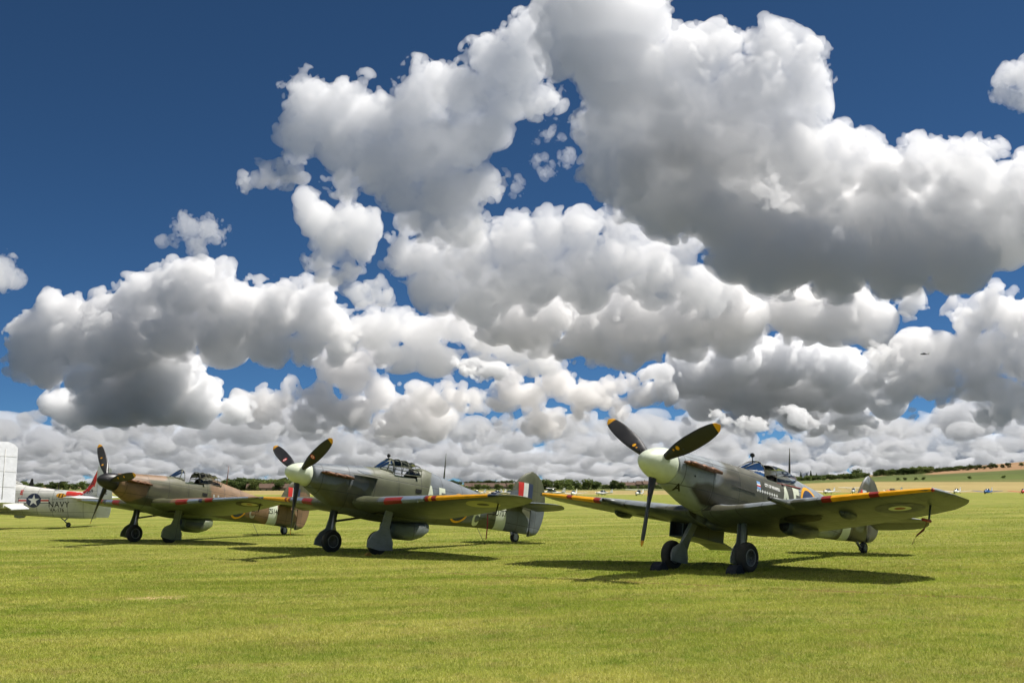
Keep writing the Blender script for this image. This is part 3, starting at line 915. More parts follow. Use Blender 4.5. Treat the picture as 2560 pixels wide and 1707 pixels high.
        prof = [(p + Vector((-hw, 0, 0))) for p, hw in pts] + [axle + Vector((-.235, 0, .12)), axle + Vector((-.275, 0, -.02)), axle + Vector((-.27, 0, -.14)), axle + Vector((-.0, 0, -.155)), axle + Vector((.27, 0, -.14)), axle + Vector((.275, 0, -.02)), axle + Vector((.235, 0, .12))] + [(p + Vector((hw, 0, 0))) for p, hw in pts[::-1]]
        prof = [tuple(q + n * .07) for q in prof]
        part('wheel_door', prism(prof, n * .018), gear, root, False)
    tws = part('tail_wheel_strut', tube([(8.02, 0, -.34), (8.22, 0, -.47), (8.36, 0, -.50)], [.035, .032, .035], 10), M['steel'], root)
    part('tail_wheel_fork', join(box(8.30, 8.41, -.075, -.055, -.53, -.40), box(8.30, 8.41, .055, .075, -.53, -.40), box(8.26, 8.36, -.075, .075, -.42, -.395)), under, tws, False)
    wheel(root, (8.387, 0, g['zt'] + .135), .14, .10, 'tail_wheel')
    # radiator (starboard) and oil cooler (port)
    rx, ry = 2.95, 1.18
    rad = part('radiator', join(box(rx, rx + 1.05, ry - .33, ry - .305, -1.02, -.62), box(rx, rx + 1.05, ry + .305, ry + .33, -1.02, -.60), box(rx, rx + 1.05, ry - .33, ry + .33, -1.04, -1.02)), under, root, False)
    part('radiator_core', box(rx + .14, rx + .20, ry - .30, ry + .30, -1.01, -.62), M['dark'], rad, False)
    part('radiator_post', box(rx + .02, rx + .10, ry - .015, ry + .015, -1.02, -.62), under, rad, False)
    part('radiator_flap', prism([(rx + 1.04, ry - .33, -1.03), (rx + 1.48, ry - .33, -1.12), (rx + 1.48, ry + .33, -1.12), (rx + 1.04, ry + .33, -1.03)], (0, 0, .02)), under, rad, False)
    oc = part('oil_cooler', tube([(2.95, -1.32, -.79), (3.1, -1.32, -.80), (3.6, -1.32, -.79), (4.0, -1.32, -.75)], [.125, .15, .16, .13], 20), under, root)
    part('cooler_mouth', tube([(2.93, -1.32, -.79), (2.99, -1.32, -.79)], [.105, .105], 18), M['dark'], oc)
    part('carburettor_intake', tube([(2.25, 0, -.86), (2.45, 0, -.88), (3.2, 0, -.80)], [.07, .10, .12], 14), under, root)
    # exhausts
    for sgn in (-1, 1):
        ex = part('exhaust_shield', tube([(.86, sgn * .375, .10), (1.0, sgn * .40, .10), (1.75, sgn * .435, .09), (1.86, sgn * .435, .09)], [.02, .045, .045, .02], 10, squash=1.0), M['exhaust'], root)
        for k in range(3):
            x = .98 + .29 * k
            part('exhaust_stub', tube([(x, sgn * .40, .105), (x + .10, sgn * .455, .10), (x + .34, sgn * .50, .075)], [.05, .058, .042], 12, squash=.8), M['exhaust'], ex)
            part('exhaust_mouth', tube([(x + .335, sgn * .50, .075), (x + .345, sgn * .501, .075)], [.033, .033], 10), M['dark'], ex)
    # cockpit, windscreen, slid-back hood
    cockpit(root, 3.55, 4.42, -.25, .34, .30, 4.40, .52)
    fr = paint('frame paint', GRN, [], 0.5, seams=False)
    ws = part('windscreen', strip([arch(3.20, .20, .40, .435), arch(3.36, .25, .37, .53), arch(3.52, .285, .33, .62), arch(3.68, .31, .29, .675)]), M['glass'], root)
    bars('windscreen_frame', [arch(3.68, .315, .28, .68), [(3.20, -.10, .43), (3.66, -.13, .665)], [(3.20, .10, .43), (3.66, .13, .665)], [(3.20, -.20, .40), (3.68, -.315, .29)], [(3.20, .20, .40), (3.68, .315, .29)], [(3.20, -.10, .43), (3.20, .10, .43)]], .013, fr, ws)
    part('armour_glass', prism([(3.24, -.10, .445), (3.24, .10, .445), (3.64, .125, .655), (3.64, -.125, .655)], (.025, 0, -.045)), M['armour'], ws, False)
    part('mirror', lathe([(0, 0), (.002, .045), (.03, .05), (.07, .03), (.085, 0)], (3.60, 0, .80), (1, 0, 0), 16), M['dark'], ws)
    part('mirror_stalk', tube([(3.64, 0, .67), (3.63, 0, .79)], .011, 8), M['dark'], ws)
    hd = part('sliding_canopy', strip([arch(4.10, .33, .30, .665), arch(4.28, .345, .30, .70), arch(4.48, .345, .33, .70), arch(4.68, .33, .38, .68), arch(4.84, .30, .44, .64), arch(4.95, .26, .50, .60)]), M['glass'], root)
    bars('canopy_frame', [arch(4.10, .332, .30, .668), arch(4.95, .262, .50, .602), [(4.10, -.333, .30), (4.48, -.348, .33), (4.95, -.265, .50)], [(4.10, .333, .30), (4.48, .348, .33), (4.95, .265, .50)]], .013, fr, hd)
    part('canopy_rail', join(tube([(4.05, -.36, .275), (4.98, -.365, .33)], .012, 6), tube([(4.05, .36, .275), (4.98, .365, .33)], .012, 6)), M['red'], root)
    part('aerial_mast', tube([(5.08, 0, .55), (5.05, 0, .9), (5.02, 0, 1.24)], [.030, .022, .008], 8, squash=.55), tailskin, root)
    # markings
    band(root, st, 7.02, 7.42, M['sky'], 'tail_band', slant=-.12)
    skin_text('A', (.93, -.20, -.40), (.42, .62, .66), .27, M['dark'], root, bv, 'chin_letter')
    side_text('A', 4.30, -.08, .80, M['paleletter'], root, bv, .62, .035)
    side_text('E', 4.72, -.06, .80, M['paleletter'], root, bv, .66, .035)
    side_disc(5.30, .0, [.12, .17, .34, .41], [M['red'], M['white'], M['blue'], M['yellow']], root, bv)
    side_text('A', 6.25, .0, .80, M['paleletter'], root, bv, .62, .03)
    side_text('CITY OF WINNIPEG', 3.78, .13, .092, M['white'], root, bv, .70, .004, 'name_lettering', slant=R(-1))
    for k in range(9):
        V1, F1 = rect(-.034, .034, -.012, .012); V2, F2 = rect(-.012, .012, -.034, .034)
        decal('tally_mark', V1 + V2, F1 + [tuple(i + 4 for i in f) for f in F2], (3.22 + .088 * k, 0, -.02), (1, 0, 0), (0, 0, 1), (0, 1, 0), bv, M['white'], root)
    for k, (mt, z0, z1) in enumerate(((srgb(120, 160, 205), .115, .165), (None, .085, .115), (None, .055, .085), (srgb(120, 160, 205), .0, .055))):
        V, F = rect(3.20, 3.33, z0, z1)
        mm = [M.setdefault('paleblue', simple('pale blue', srgb(120, 160, 205), .5)), M['white'], M['brightred'], M['paleblue']][k]
        decal('pennant', V, F, (0, 0, 0), (1, 0, 0), (0, 0, 1), (0, 1, 0), bv, mm, root)
    part('cowl_fastener', lathe([(0, 0), (.001, .02), (.01, .02), (.012, 0)], (1.18, -.405, -.12), (0, -1, 0), 8), M['dark'], root)
    part('panel_edge', tube([(2.35, -.459, -.08), (2.9, -.469, -.10), (3.15, -.471, -.11)], .006, 5), M['dark'], root)
    return root

# ---- the two humped fighters with thick wings
def build_humped_fighter(kind):
    g = dict(xw=2.481, zw=-1.886, xt=8.49, zt=-.871)
    A = kind == 'green'
    if A:
        root = place_root('fighter_plane', -4.427, 31.396, .819, g['xw'], g['zw'], g['xt'], g['zt'])
        tag(root, 'humped green and grey fighter with pale spinner and serial BD707', 'fighter plane', 'propeller fighters parked on the grass')
        C1, C2, UND = srgb(86, 89, 66), srgb(98, 105, 112), srgb(100, 108, 108)
        zones = [('e', C2, (1.0, .2, .9, .42)), ('e', C2, (1.75, .4, .75, .22)), ('e', C2, (2.05, -.05, .35, .22)), ('e', C2, (5.6, .3, 1.0, .62)), ('e', C2, (6.2, -.2, .8, .35)), ('e', C2, (8.3, -.3, .9, .35)),
                 ('e', srgb(78, 78, 58), (1.9, -.42, .5, .28)), ('half!', UND, (-.55, -1.0, .10)), ('half!', UND, (0.0, -1.0, -.72))]
    else:
        root = place_root('fighter_plane', -12.996, 40.856, .675, g['xw'], g['zw'], g['xt'], g['zt'])
        tag(root, 'humped brown and green fighter with black spinner and serial Z5140', 'fighter plane', 'propeller fighters parked on the grass')
        C1, C2, UND = srgb(82, 82, 58), srgb(126, 100, 74), srgb(136, 146, 112)
        zones = [('e', C2, (1.1, .15, .75, .75)), ('e', C2, (1.8, .55, .8, .30)), ('e', C2, (5.9, .4, 1.5, .65)), ('e', C2, (7.4, -.1, 1.8, .45)), ('e', C2, (4.95, .1, .5, .3)),
                 ('half!', UND, (-.55, -1.0, .0)), ('half!', UND, (0.0, -1.0, -.66))]
    zones += [('e', srgb(40, 36, 32), (2.45, .0, .75, .13), .55, .22), ('e', srgb(150, 140, 122), (2.1, .06, .35, .05), .35, .08), ('e', srgb(40, 38, 30), (3.0, -.80, 1.3, .12), .5, .2)]
    skin = paint(kind + ' fighter skin', C1, zones, .56, edge=.05, wav=.06)
    upper = paint(kind + ' fighter upper wing', C1, [('e', C2, (3.0, -4.6, .9, 1.0)), ('e', C2, (2.3, -2.3, .9, .9)), ('e', C2, (3.4, 3.0, .8, 1.2)), ('e', C2, (2.4, 5.2, .9, .7))], .45, plane='xy')
    under = paint(kind + ' fighter underside', srgb(84, 90, 84) if A else srgb(104, 112, 84), [], .46, plane='xy', grime=.28)
    tailskin = paint(kind + ' fighter tail', C1, [('e', C2, (8.35, .45, .35, .3)), ('e', C2, (9.4, -.1, .5, .5))] if A else [('e', C2, (9.3, .2, .8, .7))], .52)
    st = [(.66, .31, .30, -.33, 2.0, 0), (.9, .37, .345, -.46, 2.1, -.03), (1.3, .41, .40, -.64, 2.2, -.06), (1.8, .44, .455, -.80, 2.3, -.1), (2.4, .465, .515, -.90, 2.3, -.12), (3.0, .475, .565, -.93, 2.3, -.12),
          (3.6, .475, .60, -.91, 2.2, -.1), (4.2, .465, .70, -.86, 2.1, -.08), (4.45, .455, .79, -.83, 2.05, -.06), (5.1, .42, .68, -.76, 2.0, -.05), (5.8, .37, .575, -.70, 2.0, -.05), (6.6, .305, .455, -.64, 2.0, -.06),
          (7.4, .24, .375, -.595, 2.0, -.08), (8.2, .165, .32, -.575, 2.0, -.1), (8.8, .09, .30, -.57, 2.0, -.12), (9.02, .055, .30, -.56, 2.0, -.12)]
    fus = fuselage(root, st, .68, 9.0, 112, skin, hole=(3.28, 4.14, .38, .40))
    bv = bvh_of(fus)
    if A:
        sp = [(0, 0), (.004, .04), (.03, .09), (.09, .15), (.18, .205), (.30, .255), (.44, .29), (.56, .305), (.66, .31), (.665, 0)]
    else:
        sp = [(0, 0), (.004, .05), (.03, .10), (.08, .155), (.17, .21), (.30, .26), (.44, .295), (.58, .31), (.66, .31), (.665, 0)]
    part('spinner', lathe(sp, (0, 0, 0), (1, 0, 0), 36), M['sky'] if A else M['black'], root)
    spots = [(.78, 0, .055, [.35, .65, 1.0], [M['brightred'], M['white'], M['brightred']])] if A else [(.70, 0, .03, [1.0], [M['yellow']]), (1.02, 0, .03, [1.0], [M['yellow']])]
    propeller(root, 1.64, R(-61.7) if A else R(-36.5), .40, (M['black'], M['yellow']), .20, .30, spots)
    # wings: level centre section, tapered outer panels with round tips
    rows = []
    for s in (.2, .45, .75, 1.1, 1.5):
        fil = max(0, .8 - s) / .8
        rows.append((s, 2.02 - .08 * fil, 4.42 + .35 * fil ** 2, -.58, .165 + .05 * fil ** 2))
    dz = math.tan(R(3.6))
    for s, le, te, t in ((2.2, 2.10, 4.36, .155), (3.0, 2.20, 4.24, .145), (3.8, 2.31, 4.10, .135), (4.6, 2.42, 3.93, .125), (5.2, 2.53, 3.77, .115), (5.55, 2.62, 3.65, .105), (5.8, 2.72, 3.53, .095), (5.95, 2.83, 3.42, .085), (6.03, 2.93, 3.31, .07), (6.07, 3.03, 3.20, .05)):
        rows.append((s, le, te, -.58 + dz * (s - 1.5), t))
    w = dict(plan=rows, inc=.055, camber=1.25)
    spans = [.2, .3, .45, .6, .75, 1.1, 1.5, 1.8, 2.2, 2.6, 3, 3.4, 3.8, 4.2, 4.6, 4.9, 5.2, 5.4, 5.55, 5.7, 5.8, 5.88, 5.95, 6.0, 6.03, 6.055, 6.07]
    blg = M.setdefault('bluegrey', simple('blue grey', srgb(122, 134, 154), .4, vary=.12))
    for sgn in (-1, 1):
        wp = wing_part('wing', w, spans, sgn, [upper, under], root)
        if A:
            seq = ((1.73, 2.36, M['red'], 'gun_patch'), (2.38, 3.15, blg, 'leading_edge_panel'), (3.20, 3.32, M['red'], 'gun_patch'), (3.32, 3.42, M['yellow'], 'leading_edge_stripe'), (3.42, 3.57, M['red'], 'gun_patch'), (3.58, 5.24, M['yellow'], 'leading_edge_stripe'), (5.26, 5.46, M['blue'], 'tip_light'))
        else:
            seq = ((1.75, 2.30, M['red'], 'gun_patch'), (2.34, 2.85, blg, 'leading_edge_panel'), (2.88, 3.02, M['blue'], 'landing_light'), (3.16, 3.50, M['red'], 'gun_patch'), (3.55, 5.1, blg, 'leading_edge_panel'))
        for (a, b, mt, nm) in seq: le_stripe(wp, w, sgn, a, b, mt, nm, c1=.030)
        wb = bvh_of(wp)
        if A: radii, rm = [.16, .44], [M['dark'], M.setdefault('oldyellow', simple('pale roundel', srgb(160, 158, 98), .5))]
        else: radii, rm = [.12, .19, .34, .44], [M['red'], M.setdefault('oldcream', simple('cream roundel', srgb(170, 165, 110), .5)), M['dark'], M['oldcream']]
        if not A: radii, rm = [.10, .28, .46], [M['red'], M['oldcream'], M['dark']]
        V, F, B = disc_outline(radii)
        decal('roundel', V, F, (3.05, sgn * 4.55, -1.2), (1, 0, 0), (0, 1, 0), (0, 0, 1), wb, rm, wp, B)
        # landing-light window in the leading edge
        s = 2.95; le = interp(s, rows, 1)
        part('lamp_window', lathe([(0, 0), (.001, .05), (.04, .045), (.06, 0)], (le + .03, sgn * s, interp(s, rows, 3)), (-1, 0, 0), 14), M['glass'], wp)
        V, F = rect(-.09, .09, -.9, .9)
        decal('wheel_well', V, F, (2.75, sgn * .75, -1.5), (1, 0, 0), (0, .5, 0), (0, 0, 1), wb, M['dark'], wp)
    pt = part('pitot_tube', tube([(3.2, -4.95, interp(4.95, rows, 3) - .05), (3.15, -4.95, interp(4.95, rows, 3) - .34), (2.9, -4.95, interp(4.95, rows, 3) - .36)], [.02, .018, .014], 8), M['dark'], root)
    zr = interp(4.95, rows, 3) - .36
    if A:
        part('warning_ribbon', strip([[(2.9, -4.95, zr), (2.9, -4.91, zr)], [(2.92, -4.97, zr - .3), (2.92, -4.92, zr - .3)], [(2.95, -4.93, zr - .62), (2.95, -4.89, zr - .62)]]), M['red'], pt)
    # tail
    fin_t = [(.20, 7.85, 9.78), (.49, 8.06, 9.76), (.88, 8.26, 9.68), (1.1, 8.42, 9.58), (1.27, 8.62, 9.42), (1.37, 8.80, 9.28), (1.42, 8.95, 9.15)]
    fn = vfin('fin', fin_t, 9.03, root, tailskin, 'fin', .18)
    rud_t = [(-.62, 8.98, 9.10), (-.57, 8.98, 9.30), (-.42, 8.98, 9.48), (-.2, 8.98, 9.58), (.1, 8.98, 9.66), (.4, 8.98, 9.68), (.7, 8.98, 9.65), (1.0, 8.98, 9.55), (1.2, 8.98, 9.42), (1.32, 8.98, 9.28), (1.40, 8.98, 9.12)]
    vfin('rudder', rud_t, 9.04, root, tailskin, 'rudder', .13)
    fb = bvh_of(fn)
    for k, mt in enumerate((M['brightred'], M['white'], M['blue'])):
        V, F = rect(0, .205, -.37, .29)
        decal('fin_flash', V, F, (8.40 + .21 * k, 0, .73), (1, 0, 0), (0, 0, 1), (0, 1, 0), fb, mt, fn)
    part('tail_light', lathe([(0, 0), (.001, .03), (.05, .02), (.06, 0)], (9.66, 0, .32), (1, 0, 0), 10), M['glass'], fn)
    tw = dict(plan=[(.05, 7.95, 9.18, .30, .11), (.5, 8.02, 9.20, .30, .10), (1.1, 8.18, 9.16, .30, .09), (1.5, 8.32, 9.05, .30, .08), (1.65, 8.44, 8.92, .30, .07), (1.72, 8.60, 8.78, .30, .04)], inc=0., camber=1.)
    for sgn in (-1, 1):
        tp = wing_part('tailplane', tw, [.05, .3, .6, .9, 1.2, 1.5, 1.65, 1.72], sgn, [tailskin, under], root, 0, .58)
        wing_part('elevator', tw, [.15, .3, .6, .9, 1.2, 1.5, 1.65, 1.72], sgn, [tailskin, under], tp, .59, 1.0, droop=R(14))
    # undercarriage: legs splayed aft-raked, flat fairing outboard, inward-folding
    for sgn in (-1, 1):
        top = Vector((2.58, sgn * 1.22, -.66)); axle = Vector((g['xw'], sgn * 1.16, g['zw'] + .31))
        leg = part('undercarriage_leg', tube([top, top.lerp(axle, .5), axle], [.065, .06, .055], 14), M['steel'], root)
        part('oleo', tube([top.lerp(axle, .45), axle], .043, 12), M['oleo'], leg)
        part('drag_strut', join(tube([top.lerp(axle, .38), (3.25, sgn * .62, -.78)], .032, 10), tube([top.lerp(axle, .12), (2.7, sgn * .55, -.76)], .022, 8)), M['dark'], leg)
        part('axle', tube([axle + Vector((0, -sgn * .14, 0)), axle + Vector((0, sgn * .05, 0))], .035, 10), M['steel'], leg)
        wheel(root, tuple(axle + Vector((0, -sgn * .075, 0))), .32, .20)
        n = Vector((0, sgn, 0)); d = axle - top
        pr = [top + Vector((-.11, 0, .06)), top + d * .3 + Vector((-.12, 0, 0)), top + d * .62 + Vector((-.17, 0, 0)), axle + Vector((-.33, 0, .20)), axle + Vector((-.44, 0, .02)), axle + Vector((-.46, 0, -.15)), axle + Vector((0, 0, -.20)), axle + Vector((.40, 0, -.15)), axle + Vector((.38, 0, .06)), top + d * .70 + Vector((.22, 0, 0)), top + d * .5 + Vector((.14, 0, 0)), top + Vector((.14, 0, .06))]
        pr = [tuple(q + n * .085) for q in pr]
        part('wheel_door', prism(pr, n * .022), under if not A else paint('door grey', srgb(122, 130, 134), [], .5, seams=False), root, False)
    tws = part('tail_wheel_strut', tube([(8.32, 0, -.56), (8.36, 0, -.66), (8.46, 0, -.72)], [.045, .035, .04], 10), M['steel'], root)
    part('tail_wheel_fork', join(box(8.40, 8.53, -.09, -.07, -.78, -.60), box(8.40, 8.53, .07, .09, -.78, -.60), box(8.36, 8.50, -.09, .09, -.62, -.60)), M['steel'], tws, False)
    wheel(root, (8.49, 0, g['zt'] + .16), .165, .12, 'tail_wheel')
    # belly radiator bath
    rr = []
    for x, hw, zb, zt in ((3.50, .30, -1.20, -.86), (3.62, .335, -1.28, -.86), (3.95, .345, -1.33, -.84), (4.35, .335, -1.31, -.80), (4.65, .30, -1.20, -.78), (4.85, .26, -1.05, -.76)):
        ring = []
        for k in range(20):
            t = 2 * math.pi * k / 20; c, s = math.cos(t), math.sin(t)
            ring.append((x, hw * math.copysign(abs(c) ** .6, c), (zb + zt) / 2 + (zt - zb) / 2 * math.copysign(abs(s) ** .6, s)))
        rr.append(ring)
    rad = part('radiator', loft(rr, True, True, True), under if not A else skin, root)
    part('radiator_mouth', prism([(3.495, .27 * math.cos(t), -1.03 + .15 * math.sin(t)) for t in np.linspace(0, 2 * math.pi, 18, endpoint=False)], (-.004, 0, 0)), M['dark'], rad, False)
    # exhausts and glare shield
    for sgn in (-1, 1):
        ex = part('exhaust_shield', tube([(.88, sgn * .37, .10), (1.02, sgn * .405, .10), (1.75, sgn * .445, .085), (1.85, sgn * .445, .08)], [.02, .05, .05, .02], 10), M['exhaust'], root)
        for k in range(3):
            x = .98 + .27 * k
            part('exhaust_stub', tube([(x, sgn * .40, .105), (x + .10, sgn * .46, .10), (x + .33, sgn * .505, .07)], [.052, .06, .045], 12, squash=.8), M['exhaust'], ex)
            part('exhaust_mouth', tube([(x + .325, sgn * .505, .07), (x + .335, sgn * .506, .07)], [.036, .036], 10), M['dark'], ex)
        if A:
            part('glare_shield', prism([(1.98, sgn * .43, .32), (2.74, sgn * .45, .30), (2.70, sgn * .66, .215), (2.06, sgn * .64, .235)], (0, 0, .012)), skin, root, False)
    # cockpit and glazing
    cockpit(root, 3.15, 4.2, -.2, .34, .42, 4.2, .72)
    fr = paint(kind + ' frame paint', C1, [], .5, seams=False)
    ws = part('windscreen', strip([arch(2.90, .20, .53, .565), arch(3.02, .25, .51, .68), arch(3.15, .285, .49, .79), arch(3.28, .305, .47, .865)]), M['glass'], root)
    bars('windscreen_frame', [arch(3.28, .31, .46, .87), [(2.90, -.11, .56), (3.27, -.15, .85)], [(2.90, .11, .56), (3.27, .15, .85)], [(2.90, -.20, .53), (3.28, -.31, .47)], [(2.90, .20, .53), (3.28, .31, .47)], [(3.09, -.27, .50), (3.2, -.22, .80)]], .014, fr, ws)
    if A:
        part('mirror', lathe([(0, 0), (.002, .05), (.03, .055), (.07, .03), (.085, 0)], (3.26, 0, .965), (1, 0, 0), 16), M['dark'], ws)
        part('mirror_stalk', tube([(3.30, 0, .86), (3.29, 0, .95)], .012, 8), M['dark'], ws)
    x0 = 3.30 if A else 3.95          # hood shut on one, slid back on the other
    hp = [arch(x0, .325, .47, .88 if A else .86), arch(x0 + .3, .345, .47, .905), arch(x0 + .6, .345, .48, .895), arch(x0 + .85, .33, .50, .86), arch(x0 + 1.0, .315, .52, .825)]
    hd = part('sliding_canopy', strip(hp), M['perspex'], root)
    fl = [arch(x0 + d, .347 - abs(d - .45) * .05, .47 + .04 * d, .888 + (.02 if .2 < d < .7 else 0) - (.06 if d > .95 else 0)) for d in (0, .26, .52, .78, 1.0)]
    fl += [[(x0, -.335, .66), (x0 + .5, -.35, .68), (x0 + 1.0, -.32, .67)], [(x0, .335, .66), (x0 + .5, .35, .68), (x0 + 1.0, .32, .67)], [(x0, -.335, .47), (x0 + .5, -.352, .475), (x0 + 1.0, -.325, .52)], [(x0, .335, .47), (x0 + .5, .352, .475), (x0 + 1.0, .325, .52)], [(x0, -.12, .86), (x0 + .5, -.12, .885), (x0 + 1.0, -.12, .81)], [(x0, .12, .86), (x0 + .5, .12, .885), (x0 + 1.0, .12, .81)]]
    bars('canopy_frame', fl, .0125, fr, hd)
    part('aerial_mast', tube([(5.40, 0, .62), (5.39, 0, 1.0), (5.37, 0, 1.39)], [.032, .022, .008], 8, squash=.55), tailskin if A else M.setdefault('mastbrown', simple('mast brown', srgb(128, 78, 60), .5)), root)
    part('static_line', tube([(6.8, -.12, -.62), (6.95, -.4, -1.12)], .008, 5), M['dark'], root)
    part('foot_step', box(4.05, 4.25, -.475, -.455, .02, .13), M['dark'], root, False)
    # markings
    if A:
        side_text('A', 4.62, -.04, .80, M['paleletter'], root, bv, .60, .035)
        side_text('E', 5.06, -.04, .80, M['paleletter'], root, bv, .64, .035)
        side_disc(5.82, -.18, [.13, .18, .37, .425], [M['red'], M['white'], M['blue'], M['yellow']], root, bv)
        side_text('C', 6.60, -.40, .55, M['paleletter'], root, bv, .7, .03)
        side_text('BD707', 7.56, -.09, .27, M['dark'], root, bv, .82, .006, 'serial_number', slant=R(3))
        band(root, st, 7.40, 7.85, M['sky'], 'tail_band', slant=-.1, grow=.003)
    else:
        side_text('H', 4.68, -.16, .74, M['greyletter'], root, bv, .60, .02)
        side_text('A', 5.12, -.16, .74, M['greyletter'], root, bv, .60, .02)
        side_disc(5.84, -.17, [.13, .18, .36, .42], [M['red'], M['white'], M['blue'], M['yellow']], root, bv)
        side_text('C', 6.58, -.29, .52, M['greyletter'], root, bv, .8, .02)
        band(root, st, 7.42, 7.88, M['sky'], 'tail_band', slant=-.06, grow=.003)
        side_text('Z5140', 7.68, -.08, .27, M['dark'], root, bv, .82, .006, 'serial_number', slant=R(3))
    return root

f_clip = build_clipped_fighter()
f_green = build_humped_fighter('green')
f_brown = build_humped_fighter('brown')

# wheel chocks on the grass
def chock(fighter, lx, ly, mat, label, r=.26, wd=.24):
    M4 = fighter.matrix_world
    p = M4 @ Vector((lx, ly, 0))
    poly = [(-.15, -.0, .0), (-.155, 0, .05), (-.13, 0, .10), (-.08, 0, .145), (-.02, 0, .175), (.03, 0, .18), (.06, 0, .15), (.09, 0, .09), (.14, 0, .03), (.15, 0, 0)]
    me = new_mesh('wheel_chock', *prism([(x, -wd / 2, z) for x, y, z in poly], (0, wd, 0)), smooth=False)
    fix_normals(me)
    o = add('wheel_chock', me, mat)
    o.matrix_world = Matrix.Translation((p.x, p.y, gz1(p.x, p.y) - .005)) @ M4.to_quaternion().to_matrix().to_4x4()
    return tag(o, label, 'wheel chock', 'wheel chocks')
cb = simple('chock blue', srgb(26, 30, 40), .8, vary=.2)
chock(f_clip, -.36, -.92, cb, 'dark blue chock before the port wheel of the clipped wing fighter')
chock(f_clip, -.36, .92, cb, 'dark blue chock before the starboard wheel of the clipped wing fighter')
chock(f_green, -.40, -1.3, simple('chock yellow', srgb(150, 120, 40), .7), 'small yellow chock beside the port wheel of the green fighter', wd=.16).scale = (.6, .6, .5)
